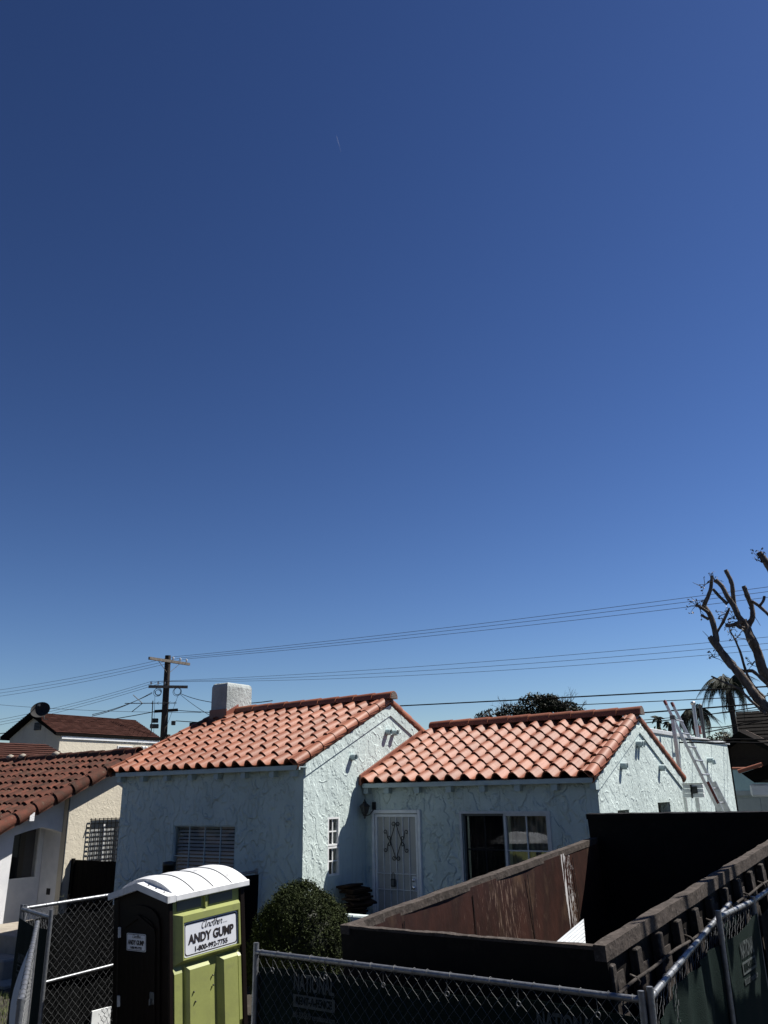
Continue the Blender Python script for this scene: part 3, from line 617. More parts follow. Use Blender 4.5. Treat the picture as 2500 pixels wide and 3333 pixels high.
# --- wall lantern
LX, LY, LZ = -8.66, 12.14, 2.70
mb = MB(); mb.box(LX + .02, LX + .10, BWY - .02, BWY, LZ + .10, LZ + .26, bev=.006)
mb.tube([(LX + .06, BWY - .01, LZ + .14), (LX + .06, LY + .06, LZ + .06), (LX + .02, LY + .01, LZ + .035), (LX, LY, LZ + .05)], .009, 6)
mb.lathe([(.004, -.03), (.018, -.015), (.010, .0), (.03, .02), (.045, .05), (.05, .058)], (LX, LY, LZ + .02), 6, False)
mb.lathe([(.098, .0), (.100, .012), (.055, .05), (.032, .062), (.040, .075), (.014, .095), (.017, .108), (.003, .125)], (LX, LY, LZ + .185), 6, False)
for k in range(6):
    a = R(60 * k); mb.tube([(LX + .05 * math.cos(a), LY + .05 * math.sin(a), LZ + .075), (LX + .086 * math.cos(a), LY + .086 * math.sin(a), LZ + .19)], .006, 4)
lan = obj('wall_lantern', mb, BLACK, H)
mb = MB(); mb.lathe([(.044, .077), (.080, .186)], (LX, LY, LZ), 6, False); obj('lantern_glass', mb, LANT, lan)
# low porch wall and slab
mb = MB(); mb.box(-8.84, -7.0, 10.95, 12.39, .3, .53); obj('porch_slab', mb, CONC, H)
mb = MB(); mb.box(-8.52, -7.45, 10.80, 10.98, .3, 1.39, bev=.02); obj('porch_wall', mb, AQ, H)

# lock box hanging from the door bar
t = thing('key_lock_box', 'black combination key box hanging from the security door crossbar', 'lock box', (-8.20, BWY - .045, 1.62))
mb = MB(); mb.box(-8.245, -8.155, BWY - .075, BWY - .034, 1.63, 1.755, bev=.012); bd = obj('lock_body', mb, BLACK, t)
mb = MB(); mb.tube([(-8.222, BWY - .052, 1.75), (-8.222, BWY - .052, 1.82)] + [(-8.20 - .022 * math.cos(a), BWY - .052, 1.82 + .025 * math.sin(a)) for a in [R(30 * j) for j in range(1, 6)]] + [(-8.178, BWY - .052, 1.82), (-8.178, BWY - .052, 1.75)], .006, 6); obj('shackle', mb, BLACK, t)
mb = MB(); mb.box(-8.228, -8.172, BWY - .079, BWY - .0752, 1.655, 1.735); obj('lock_face', mb, BLIND, bd)

# leaning stack of dark boards in the porch corner
t = thing('board_stack', 'leaning stack of dark brown boards beside the security door', 'wood stack', (-8.75, 11.6, .53))
for k in range(27):
    z = .56 + k * .043; q = MB(); s_ = random.uniform(.22, .5) * (1.15 - .02 * k); ox = -8.38 - .006 * k - .1 * math.sin(k * .5) + random.uniform(-.06, .06)
    Mx = Matrix.Translation((ox, 11.62 + random.uniform(-.06, .06), z)) @ Matrix.Rotation(R(random.uniform(-30, 30)), 4, 'Z') @ Matrix.Rotation(R(random.uniform(-4, 16)), 4, 'Y')
    q.box(-s_ / 2, s_ / 2, -.22, .22, 0, random.uniform(.02, .04), Mx, bev=.004); obj('board', q, RUSTP, t)

# ------------------------------------------------------------------ portable toilet (local frame: origin = near right eave corner)
def rot_frame(p, tx, ty, yaw):
    M = Matrix.Rotation(tx, 3, 'X') @ Matrix.Rotation(ty, 3, 'Y') @ Matrix.Rotation(yaw, 3, 'Z')
    M4 = M.to_4x4(); M4.translation = Vector(p); return M4
TM = rot_frame((-7.589, 6.870, -1.113 + CAM_Z), .06225, -.03425, -.07767)
THH = 1.88; TW = 1.12; TD = 1.195
T = thing('portable_toilet', 'lime green and dark brown portable toilet with white domed roof', 'portable toilet', M=TM @ Matrix.Translation((-TW / 2, TD / 2, -THH)))
TO = Vector((TW / 2, -TD / 2, THH))
def tl(mb): mb.v = [(x + TO.x, y + TO.y, z + TO.z) for x, y, z in mb.v]; return mb
mb = MB(); mb.box(-1.055, -.062, .085, 1.11, -THH + .12, .03); obj('body', tl(mb), TGREEN, T)
mb = MB(); mb.box(-1.08, -.04, .03, 1.165, -THH, -THH + .119); obj('skid_base', tl(mb), TBROWN, T)
for (x0, x1, y0, y1) in ((-1.085, -.99, .035, .1), (-.105, -.036, .035, .1), (-1.085, -1.02, 1.09, 1.16), (-.12, -.036, 1.082, 1.16)):
    mb = MB(); mb.box(x0, x1, y0, y1, -THH + .12, .02, bev=.012); obj('corner_post', tl(mb), TBROWN, T)
mb = MB(); mb.box(-.989, -.106, .05, .084, -THH + .12, .02); mb.prism([(-1.0, .05, .02), (-.1, .05, .02), (-.56, .05, .14)], (0, .03, 0)); obj('front_panel', tl(mb), TBROWN, T)
def arch(x0, x1, z0, zs, zt, y, n=10):
    cxx = (x0 + x1) / 2; w = (x1 - x0) / 2
    return [(x0, y, z0), (x1, y, z0)] + [(cxx + w * math.cos(math.pi * k / n), y, zs + (zt - zs) * (math.sin(math.pi * k / n) ** .8)) for k in range(n + 1)]
mb = MB(); mb.prism(arch(-.93, -.19, -THH + .15, -.26, -.04, .049), (0, -.022, 0)); mb.prism(arch(-.86, -.25, -1.62, -.36, -.15, .0268), (0, -.012, 0))
dr_ = obj('door', tl(mb), TBROWN, T)
mb = MB()
for k in range(6):
    x = -.80 + k * .10; mb.box(x, x + .035, .008, .0145, -1.55, -.55, bev=.003)
mb.prism([(-.86, .014, -.27), (-.56, .014, -.135), (-.25, .014, -.27), (-.25, .014, -.305), (-.56, .014, -.175), (-.86, .014, -.305)], (0, -.012, 0))
obj('door_moulding', tl(mb), TBROWN, dr_)
for z in (-.34, -1.05):
    mb = MB(); mb.box(-.965, -.915, .018, .0465, z - .055, z + .055, bev=.004); mb.tube([(-.94, .016, z - .055), (-.94, .016, z + .055)], .009, 6); obj('door_hinge', tl(mb), OFFWHITE, dr_)
mb = MB(); mb.box(-.34, -.26, .0, .014, -1.02, -.90, bev=.008); mb.tube([(-.30, -.02, -.96), (-.30, -.02, -1.02)], .012, 6); obj('door_latch', tl(mb), BLIND, dr_)
def frustum(mb, y0, y1, z0, z1, h, i0, i1, j0, j1, hole=None, dep=.02):
    """raised pad on the right-hand wall, standing proud along +x"""
    x0 = -.062; B = [(x0, y0, z0), (x0, y1, z0), (x0, y1, z1), (x0, y0, z1)]; Tp = [(x0 + h, y0 + i0, z0 + j0), (x0 + h, y1 - i1, z0 + j0), (x0 + h, y1 - i1, z1 - j1), (x0 + h, y0 + i0, z1 - j1)]
    vs = B + Tp; fs = [(k, (k + 1) % 4, 4 + (k + 1) % 4, 4 + k) for k in range(4)]
    if hole:
        a, b, c, d = hole; vs += [(x0 + h, a, c), (x0 + h, b, c), (x0 + h, b, d), (x0 + h, a, d)] + [(x0 + h - dep, a, c), (x0 + h - dep, b, c), (x0 + h - dep, b, d), (x0 + h - dep, a, d)]
        for o in (4, 8): fs += [(o + k, o + (k + 1) % 4, o + 4 + (k + 1) % 4, o + 4 + k) for k in range(4)]
        fs.append((12, 13, 14, 15))
    else: fs.append((4, 5, 6, 7))
    mb.add(vs, fs)
mb = MB()
frustum(mb, .10, 1.075, -.66, -.135, .062, .10, .03, .045, .03, (.215, 1.02, -.605, -.235), .022)
obj('sign_frame', tl(mb), TGREEN, T)
mb = MB(); frustum(mb, .10, .22, -THH + .13, -.675, .030, .005, .01, .004, .06)
frustum(mb, .255, .585, -THH + .13, -.675, .062, .035, .012, .004, .05); frustum(mb, .72, 1.0, -THH + .13, -.672, .062, .06, .012, .004, .05); frustum(mb, 1.022, 1.075, -1.45, -.70, .03, .004, .008, .05, .04)
obj('side_panel', tl(mb), TGREEN, T)
for (y0, y1) in ((.16, .50), (.62, .97)):
    mb = MB(); mb.box(-.0625, -.052, y0, y1, -.115, -.012); obj('air_vent', tl(mb), BLIND, T)
mb = MB(); mb.box(-.061, -.03, .545, .575, -.13, .0); obj('vent_rib', tl(mb), TGREEN, T)
for (y, z) in ((.34, -.95), (.36, -1.05), (.655, -.86), (.66, -.96), (.93, -1.42), (.45, -1.42)):
    mb = MB(); q = MB(); q.lathe([(.010, 0), (.009, .012), (.004, .018)], (0, 0, 0), 8); Mx = Matrix.Translation((-.0 if z > -1.3 and y < .6 else -.055, y, z)) @ Matrix.Rotation(R(90), 4, 'Y'); q.v = [tuple(Mx @ Vector(v)) for v in q.v]; obj('bolt', tl(q), BLACK, T)
def sign(y0, y1, z0, z1, mkP, parent, big):
    """rounded white plate with black keyline and lettering"""
    def rr(a, b, c, d, r_):
        pts = []
        for (cx_, cy_, a0) in ((b - r_, d - r_, 0), (a + r_, d - r_, 90), (a + r_, c + r_, 180), (b - r_, c + r_, 270)): pts += [(cx_ + r_ * math.cos(R(a0 + 15 * k)), cy_ + r_ * math.sin(R(a0 + 15 * k))) for k in range(7)]
        return pts
    right, up, nrm, base = mkP
    P = lambda p, n=0: base + right * p[0] + up * p[1] + nrm * n
    w = y1 - y0; h = z1 - z0; r0 = .1 * h
    pl = MB(); pl.prism([P(q) for q in rr(y0, y1, z0, z1, r0)], nrm * .004); so = obj('sign', tl(pl), SIGNW, parent)
    i = .035 * h; o_ = rr(y0 + i, y1 - i, z0 + i, z1 - i, r0 * .95); n_ = rr(y0 + i * 1.9, y1 - i * 1.9, z0 + i * 1.9, z1 - i * 1.9, r0 * .9); k = len(o_)
    kl = MB(); kl.add([P(q, .0048) for q in o_ + n_], [(j, (j + 1) % k, k + (j + 1) % k, k + j) for j in range(k)]); obj('sign_border', tl(kl), INK, so)
    c = (y0 + y1) / 2
    # flowing hand-lettered first line
    strokes = cursive()
    s_ = h * .125; x0 = c - w * .19; zz = z0 + h * .735
    ct = MB()
    for st in strokes:
        pts = [P((x0 + (px + py * .32) * s_, zz + py * s_), .0065) for px, py in st]; ct.tube(pts, h * .0095, 4, True, False)
    obj('sign_script', tl(ct), INK, so)
    a = text_mb('ANDY GUMP', h * .37, P((c, z0 + h * .475), .0046), right, up + right * .03, nrm, bold=h * .012, width=w * .84); obj('sign_lettering', tl(a), INK, so)
    b = text_mb('1-800-992-7755', h * .20, P((c, z0 + h * .18), .0046), right, up, nrm, bold=h * .004, width=w * .60); obj('sign_lettering', tl(b), INK, so)
def cursive():
    """'Another ...' as pen strokes, x-height 1"""
    def arc(cx_, cy_, rx, ry, a0, a1, n=8): return [(cx_ + rx * math.cos(R(a0 + (a1 - a0) * k / n)), cy_ + ry * math.sin(R(a0 + (a1 - a0) * k / n))) for k in range(n + 1)]
    S = []
    S.append(arc(.75, .75, .62, .78, 60, 340, 12) + [(1.38, 1.5), (1.40, .25)] + arc(1.58, .25, .18, .22, 180, 300, 5))
    S.append([(1.75, .2), (2.0, .95), (2.0, 0)]); S.append([(2.0, .3)] + arc(2.33, .62, .28, .35, 160, 0, 6) + [(2.6, .2), (2.8, .05), (2.95, .4)])
    S.append(arc(3.28, .48, .36, .47, 90, 450, 12) + [(3.6, 1.0), (3.85, .95)])
    S.append([(3.85, .85), (4.15, 1.8), (4.10, .2)] + arc(4.27, .2, .17, .2, 180, 300, 4)); S.append([(3.85, 1.15), (4.5, 1.22)])
    S.append([(4.4, .1), (4.85, 1.9), (4.7, 0)]); S.append([(4.72, .3)] + arc(5.02, .6, .26, .34, 160, 0, 6) + [(5.26, .15), (5.45, .1)])
    S.append([(5.45, .35), (5.9, .6)] + arc(5.72, .68, .2, .28, 20, 170, 6) + arc(5.8, .42, .3, .42, 170, 330, 7) + [(6.3, .7)])
    S.append([(6.3, .7), (6.38, 1.05), (6.45, .9), (6.75, .95), (6.68, .15), (6.95, .05)])
    for k in range(3): S.append([(7.5 + .48 * k, .08), (7.62 + .48 * k, .16)])
    return S
sign(.222, 1.013, -.598, -.242, (Vector((0, 1, 0)), Vector((0, 0, 1)), Vector((1, 0, 0)), Vector((-.0218, 0, 0))), T, True)
sign(-.78, -.42, -.515, -.335, (Vector((1, 0, 0)), Vector((0, 0, 1)), Vector((0, -1, 0)), Vector((0, .0148, 0))), dr_, False)
# roof
mb = MB(); fz = .070
mb.prism([(-1.13, -.012, 0), (-.56, -.012, .125), (.008, -.012, 0), (.008, -.012, fz), (-.56, -.012, fz + .13), (-1.13, -.012, fz)], (0, .11, 0))
mb.box(-1.13, .008, .0985, 1.205, -.0, fz, bev=.008)
segs = [(.10, .37), (.385, .655), (.67, .935), (.95, 1.195)]
for (a, b) in segs:
    def dome(u, v, a=a, b=b):
        s_ = 2 * u - 1; hh = (fz - .006) + .165 * (1 - abs(s_) ** 2.1) + .018 * math.sin(math.pi * v) * (1 - abs(s_) ** 4); return (-.56 + .545 * s_, a + (b - a) * v, hh)
    mb.grid(dome, 20, 6)
    for v in (0, 1):
        e_ = [dome(k / 20, v) for k in range(21)]; mb.add(e_ + [(q[0], q[1], fz - .02) for q in e_], [(k, k + 1, 22 + k, 21 + k) for k in range(20)])
def seam(u, v): s_ = 2 * u - 1; return (-.56 + .54 * s_, .12 + 1.06 * v, (fz - .018) + .152 * (1 - abs(s_) ** 2.1))
mb.grid(seam, 20, 2); roof_ = obj('roof', tl(mb), TROOF, T)
for (y) in (.3775, .6625, .9425):
    q = MB(); q.tube([(-.56 + .538 * s_, y, (fz - .004) + .163 * (1 - abs(s_) ** 2.1)) for s_ in [k / 10 - 1 for k in range(21)]], .010, 4); obj('roof_groove', tl(q), BLIND, roof_)
for x in (-.42, -.28, -.13, -.70, -.85):
    q = MB(); s_ = abs((x + .56) / .568); q.lathe([(.010, 0), (.008, .008), (.002, .01)], (x, .045, fz + .13 * (1 - s_) + .001), 6); obj('roof_screw', tl(q), BLACK, roof_)

# ------------------------------------------------------------------ roll-off skip (local frame: origin = near left top corner)
DM = rot_frame((-4.682, 6.187, -1.0575 + CAM_Z), .0840, -.0176, -.0613)
DH = 1.95; DW = 2.4; DL = 5.25
D = thing('dumpster', 'long dark steel roll-off dumpster with dusty top rails and scuffed brown inside', 'dumpster', M=DM @ Matrix.Translation((DW / 2, DL / 2, -DH)))
DO = Vector((DW / 2, -DL / 2, DH))
def dl(mb): mb.v = [(x - DO.x, y + DO.y, z + DO.z) for x, y, z in mb.v]; return mb
mb = MB(); mb.box(.03, 2.37, .03, DL - .03, -DH + .15, -DH + .2); obj('floor', dl(mb), STEELD, D)
mb = MB()
for x in (.45, 1.75): mb.box(x, x + .15, 0, DL, -DH, -DH + .149)
obj('skid_rail', dl(mb), STEELD, D)
def dented(mb, p0, p1, w, h, seed, amp=.012, n=64):
    """rolled top rail with knocked, wavy edges; p0 -> p1, w across, h tall, hanging down from the line"""
    rg = random.Random(seed); p0 = Vector(p0); p1 = Vector(p1); d = (p1 - p0).normalized(); sdir = d.cross(Vector((0, 0, 1))).normalized(); rings = []
    a = [0, 0, 0]
    for k in range(n + 1):
        a = [q * .6 + rg.uniform(-1, 1) * amp * .7 for q in a]; c = p0 + (p1 - p0) * k / n
        rings.append([c + sdir * (w / 2 + a[0]) + Vector((0, 0, a[2] * .6)), c + sdir * (-w / 2 + a[1]) + Vector((0, 0, a[2] * .6 + a[0] * .3)), c + sdir * (-w / 2 + a[1] * .5) + Vector((0, 0, -h)), c + sdir * (w / 2 + a[0] * .5) + Vector((0, 0, -h))])
    vs = [q for r_ in rings for q in r_]; fs = [(i * 4 + j, i * 4 + (j + 1) % 4, i * 4 + 4 + (j + 1) % 4, i * 4 + 4 + j) for i in range(n) for j in range(4)]
    fs += [(3, 2, 1, 0), (n * 4, n * 4 + 1, n * 4 + 2, n * 4 + 3)]; mb.add(vs, fs); return mb
# walls
def buckled(u, v): return (.10 + .012 * math.sin(u * 19) * math.sin(v * 5 + u * 3), .06 + (DL - .12) * u, -.045 - (DH - .25) * v)
mb = MB(); mb.grid(buckled, 60, 8, True, (-.05, 0, 0)); lw = obj('side_wall', dl(mb), PLY, D); lw['label'] = 'left wall, brown and scuffed inside with white paint runs'
for k in range(4):
    y = .75 + k * 1.2; q = MB(); q.box(.112, .1145, y, y + .012, -DH + .25, -.12); obj('wall_seam', dl(q), STEELD, D)
mb = MB(); dented(mb, (.055, -.01, 0), (.055, DL - .06, 0), .10, .07, 3, .0075); obj('top_rail', dl(mb), RAILTOP, D)
mb = MB(); mb.box(.0, DW, .004, .05, -DH + .15, -.027); obj('front_wall', dl(mb), STEELD, D)
mb = MB(); dented(mb, (.0, .028, -.004), (DW, .028, -.004), .058, .022, 5, .006); obj('front_rail', dl(mb), RAILTOP, D)
mb = MB(); mb.prism([(.105, .058, -.012), (.24, .058, -.012), (.105, .19, -.012)], (0, 0, .008)); obj('corner_gusset', dl(mb), RAILTOP, D)
mb = MB(); mb.box(2.325, 2.355, .05, DL - .06, -DH + .15, -.09); obj('side_wall', dl(mb), STEELD, D)
mb = MB(); dented(mb, (DW - .04, -.005, .012), (DW - .04, DL, .012), .088, .105, 9, .0075); obj('top_rail', dl(mb), RAILTOP, D)
for k in range(12):
    y = .02 + k * .455; mb = MB(); mb.box(2.356, 2.425, y, y + (.10 if k else .07), -DH + .1, -.12, bev=.008); obj('side_rib', dl(mb), STEELR, D)
for k in range(11):
    y = .20 + k * .455 + random.uniform(-.04, .04); mb = MB(); mb.box(2.356, 2.366, y, y + .16, -1.0 - random.random() * .5, -.19 - random.random() * .08); obj('side_plate', dl(mb), STEELR, D)
mb = MB(); mb.tube([(2.445, .02 + DL * k / 40, -.29 + .006 * math.sin(k * .9) + .008 * math.sin(k * .31)) for k in range(41)], .013, 6); obj('tarp_rod', dl(mb), STEELR, D)
for k in range(8):
    y = .35 + k * .6; mb = MB(); mb.tube([(2.40, y, -.26), (2.45, y, -.275), (2.465, y, -.295), (2.45, y, -.32)], .012, 5); obj('tarp_hook', dl(mb), STEELR, D)
mb = MB(); mb.box(-.0, DW, DL - .055, DL + .03, -DH + .15, .235); eg = obj('end_gate', dl(mb), STEELD, D)
mb = MB(); dented(mb, (-.01, DL - .01, .30), (DW + .01, DL - .01, .30), .12, .065, 21, .005); obj('end_gate_rail', dl(mb), STEELD, eg)
mb = MB(); mb.box(DW - .02, DW + .06, DL - .06, DL + .04, -.3, .25, bev=.006); obj('end_gate_post', dl(mb), STEELR, eg)
# ribbed white sheet thrown in the skip
P0 = Vector((-2.97, 7.40, 2.04)); P1 = Vector((-3.066, 7.029, 1.913)); P2 = Vector((-2.815, 7.011, 1.933))
e1 = (P1 - P0).normalized(); e2 = (P2 - P0); e2 = (e2 - e1 * e2.dot(e1)).normalized(); nn = e1.cross(e2)
if nn.z < 0: nn = -nn
mb = MB(); nr = 9
for k in range(nr):
    f_ = (P2 - P0) / nr; a = P0 + f_ * k * 1.5; l_ = (P1 - P0) * 1.6
    mb.prism([a, a + f_ * 1.2, a + f_ * 1.2 + l_, a + l_], nn * .006); mb.prism([a + f_ * 1.2, a + f_ * 1.5, a + f_ * 1.5 + l_, a + f_ * 1.2 + l_], nn * .016)
solo('ribbed_sheet', mb, BOARDW, 'corner of a white ribbed plastic sheet lying in the dumpster', 'plastic sheet')

# ------------------------------------------------------------------ temporary chain-link fence
def fence(label, P0, P1, zt0, zt1, side, screen=None, mid=False, texts=(), sag=.05, posts=(1, 1), seen=1, mesh=True, fold=.012, scr_t=(0, 1), stick=(0.04, 0.04), seed=1, grommets=False, scr_drop=.09):
    rg = random.Random(seed)
    A = Vector((P0[0], P0[1], 0)); B = Vector((P1[0], P1[1], 0)); U = (B - A); L_ = U.length; U.normalize(); N = Vector((U.y, -U.x, 0)) * side
    g0 = ground_z(A.x, A.y); g1 = ground_z(B.x, B.y); zt = lambda t: zt0 + (zt1 - zt0) * t; zg = lambda t: g0 + (g1 - g0) * t + .06
    PT = lambda t, z, n=0: A + U * (t * L_) + Vector((0, 0, z)) + N * n
    t_ = thing('fence_panel', label, 'fence panel', (A.x, A.y, g0), 'temporary chain link fence panels')
    mb = MB(); mb.tube([PT(0, zt(0)), PT(1, zt(1))], .021, 10); obj('top_rail', mb, GALV, t_)
    mb = MB(); mb.tube([PT(0, zg(0) + .02), PT(1, zg(1) + .02)], .021, 8); obj('bottom_rail', mb, GALV, t_)
    for t, s_ in ((0, stick[0]), (1, stick[1])):
        if posts[int(t)]:
            mb = MB(); mb.tube([PT(t, g0 if t == 0 else g1), PT(t, zt(t) + s_)], .024, 10, False); mb.tube([PT(t, zt(t) + s_), PT(t, zt(t) + s_ - .06)], .019, 10, True); obj('post', mb, GALV, t_)
    if mid:
        mb = MB(); mb.tube([PT(.005, .5 * (zt(0) + zg(0)) + mid), PT(.995, .5 * (zt(1) + zg(1)) + mid)], .019, 8); obj('middle_rail', mb, GALV, t_)
    # woven diamond mesh: zig-zag wires, each hooked through the next
    if mesh:
        mb = MB(); w = .088; Hh = min(zt0 - zg(0), zt1 - zg(1)); nwire = int(L_ / w * 1); rows_ = int(Hh / (w * .56))
        for k in range(nwire + 1):
            x = k * w; pts = []
            for j in range(rows_ + 1):
                xx = x + (w * .52 if j % 2 else 0); t = min(max(xx / L_, .004), .996); z = zt(t) - .015 - (Hh - .02) * j / rows_
                pts.append(PT(t, z, .004 if (j + k) % 2 else -.004))
            mb.tube(pts, .0017, 4, False, False)
        for k in range(nwire + 1):
            x = k * w; pts = []
            for j in range(rows_ + 1):
                xx = x - (w * .52 if j % 2 else 0); t = min(max(xx / L_, .004), .996); z = zt(t) - .015 - (Hh - .02) * j / rows_
                pts.append(PT(t, z, -.004 if (j + k) % 2 else .004))
            mb.tube(pts, .0017, 4, False, False)
        obj('chain_link_mesh', mb, WIRE, t_, kind='stuff')
    mb = MB(); nt_ = int(L_ / .16)
    for k in range(nt_):
        t = (k + .5 + rg.uniform(-.25, .25)) / nt_; c = PT(t, zt(t)); mb.ring(c, U + Vector((0, 0, rg.uniform(-.5, .5))), .027, .0022, 9, 4)
    obj('tie_wire', mb, WIRE, t_, kind='stuff')
    if screen:
        ph = [rg.uniform(0, 6) for _ in range(4)]
        def sh(u, v):
            t = scr_t[0] + (scr_t[1] - scr_t[0]) * u
            top = zt(t) - scr_drop - sag * (.5 + .5 * math.sin(t * L_ * 3.1 + ph[3])) * .7; bot = zg(t) + .03
            f = fold * (math.sin(t * L_ * 7 + ph[0]) + .6 * math.sin(t * L_ * 17 + ph[1] + v * 2) + .4 * math.sin(v * 9 + t * 4 + ph[2]))
            return PT(t, top + (bot - top) * v, .030 + f)
        mb = MB(); mb.grid(sh, max(24, int(L_ * 18)), 14, True, N * .002); sc_ = obj('windscreen', mb, screen, t_)
        if grommets:
            for k in range(6):
                t = .06 + .17 * k; c = PT(t, zt(t) - .115, -.012 * side if False else -.006); q = MB(); q.ring(c, N, .016, .004, 12, 5); q.tube([c + Vector((0, 0, .016)), PT(t, zt(t) - .02, -.006)], .002, 4); obj('grommet', q, WIRE, t_)
        for (t, dz, s_) in texts:
            # face the viewer (side * seen)
            nrm = N * seen; right = Vector((-nrm.y, nrm.x, 0)); up = Vector((0, 0, 1)); z0 = zt(t) - dz; n0 = .030 + (fold * 2.1 + .004) * seen
            up = (up + U * 0)
            mbs = text_mb('NATIONAL', .165 * s_, PT(t, z0, n0), right, up, nrm, bold=.004 * s_, width=.42 * s_); obj('screen_lettering', mbs, PRINT, sc_)
            bx_ = MB(); c = PT(t, z0 - .125 * s_, n0); hw = .215 * s_; hh = .045 * s_
            bx_.prism([c - right * hw - up * hh, c + right * hw - up * hh, c + right * hw + up * hh, c - right * hw + up * hh], nrm * .0015); obj('screen_lettering', bx_, PRINT, sc_)
            mbs = text_mb('RENT-A-FENCE', .075 * s_, c + nrm * .002, right, up, nrm, bold=.002 * s_, width=.37 * s_); obj('screen_lettering', mbs, PRINTD, sc_)
            mbs = text_mb('800-352-5675  rentnational.com', .06 * s_, PT(t, z0 - .225 * s_, n0), right, up, nrm, bold=.001, width=.43 * s_); obj('screen_lettering', mbs, PRINT, sc_)
    return t_
# front run
fence('wide front fence panel with green windscreen along the near side of the dumpster', (-5.26, 5.77), (-1.95, 5.70), 1.85, 1.85, -1, GREENF, texts=((.19, .19, 1.0), (.84, .21, 1.0)), seen=-1, seed=4, grommets=True, fold=.006, stick=(.07, .05))
# right side run, close to the long side of the dumpster
fence('narrow side fence panel with dark folded screen beside the ribbed dumpster wall', (-1.90, 5.72), (-2.0, 8.5), 1.865, 2.10, 1, GREENF, seen=1, seed=7, fold=.022, stick=(.06, -.02), posts=(1, 0))
fence('side fence panel with printed green screen overlapping the dark folded one', (-1.885, 7.58), (-1.845, 8.66), 2.10, 2.105, 1, GREENF, texts=((.50, .30, 1.0),), seen=1, seed=9, fold=.004, stick=(.05, .05), posts=(1, 0), sag=.12)
fence('side fence panel with shade-blackened screen at the right edge beyond the printed one', (-1.84, 8.70), (-1.80, 11.2), 2.105, 2.20, 1, BLACKF, seen=1, seed=12, fold=.01, mesh=False)  # black screen colour stands in for tree trunk shade on the fabric
# left run behind the toilet
fence('bare mesh fence panel with middle rail behind the portable toilet', (-9.81, 6.60), (-9.60, 8.45), 1.85, 1.915, -1, BLACKF, mid=-.02, seed=14, fold=.012, scr_drop=.12)
fence('black screened fence panel ending at the house wall behind the toilet roof', (-9.60, 8.48), (-9.38, 10.25), 1.915, 1.99, 1, BLACKF, seed=15, fold=.01, mesh=False, scr_drop=.03)
fence('short end fence panel between the bare mesh panel and the lawn', (-9.83, 6.57), (-8.81, 6.26), 1.845, 1.845, 1, GREENF, texts=((.36, .5, .8),), seed=18, seen=1, fold=.006, stick=(.05, .08))
fp = fence('fence panel seen end-on running along the lawn with pale loose screen', (-8.74, 6.05), (-5.55, 3.78), 1.83, 1.80, 1, None, seed=21, stick=(.0, .04))
mb = MB()
A_ = Vector((-8.74, 6.05, 0)); U_ = Vector((3.19, -2.27, 0)).normalized(); N_ = Vector((U_.y, -U_.x, 0))
def flap(u, v):
    s_ = 1.15 + 2.1 * u; curl = .02 + .13 * math.sin(math.pi * min(1, v * 1.6)) * (1 - .75 * u) * (.55 + .45 * math.sin(u * 5 + .5)); return A_ + U_ * s_ + N_ * curl + Vector((0, 0, 1.78 - 1.6 * v + .03 * math.sin(u * 9)))
mb.grid(flap, 40, 18, True, N_ * .002); obj('windscreen', mb, WHITEF, fp)
mb = MB(); mb.box(-9.70, -9.68, 7.62, 8.35, .16, .57, bev=.004); solo('white_board', mb, BOARDW, 'white board standing against the foot of the mesh fence by the toilet', 'board')

# ------------------------------------------------------------------ foliage helper
def leaves(mb, pts, s0, s1, up=.4, fold=True):
    for p in pts:
        s_ = random.uniform(s0, s1); a = Vector((random.gauss(0, 1), random.gauss(0, 1), random.gauss(0, 1) + up)).normalized(); b = a.orthogonal().normalized(); b = Matrix.Rotation(random.uniform(0, 6.28), 3, a) @ b; c = a.cross(b); p = Vector(p)
        mb.add([p - b * s_, p + c * s_ * .5 + a * s_ * .12, p + b * s_, p - c * s_ * .5 + a * s_ * .12], [(0, 1, 2, 3)])
    return mb
# round clipped shrub
S = thing('round_shrub', 'dense clipped dome shaped shrub between the toilet and the dumpster', 'shrub', (-7.72, 9.32, ground_z(0, 9.32)))
mb = MB(); pts = []
for k in range(2500):
    th = random.uniform(0, 2 * math.pi); z = random.uniform(-1, 1); r_ = math.sqrt(1 - z * z); d = Vector((r_ * math.cos(th), r_ * math.sin(th), z))
    lump = 1 + .05 * math.sin(d.x * 6 + 1) * math.sin(d.y * 7) + .04 * math.sin(d.z * 9 + d.x * 5); squ = (1 - .12 * max(d.z, 0)); rad = lump * (1 + random.gauss(0, .016))
    c_ = Vector((-7.72 + d.x * .665 * rad * squ, 9.32 + d.y * .665 * rad * squ, 1.12 + d.z * .80 * rad)); sp_ = random.uniform(.018, .042)
    for j in range(34): pts.append((c_.x + random.gauss(0, sp_), c_.y + random.gauss(0, sp_), c_.z + random.gauss(0, sp_)))
for k in range(60):
    th = random.uniform(0, 2 * math.pi); z = random.uniform(.0, 1); r_ = math.sqrt(1 - z * z); d = Vector((r_ * math.cos(th), r_ * math.sin(th), z)); l_ = random.uniform(.03, .10)
    for j in range(7): pts.append((-7.72 + d.x * (.665 + l_ * j / 7) * .93, 9.32 + d.y * (.665 + l_ * j / 7) * .93, 1.12 + d.z * (.80 + l_ * j / 7) + random.gauss(0, .006)))
leaves(mb, pts, .009, .0175); obj('foliage', mb, LEAF, S)
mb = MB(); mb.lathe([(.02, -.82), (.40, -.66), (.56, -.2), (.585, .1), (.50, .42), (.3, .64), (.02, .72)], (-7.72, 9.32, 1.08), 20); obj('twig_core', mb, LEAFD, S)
mb = MB()
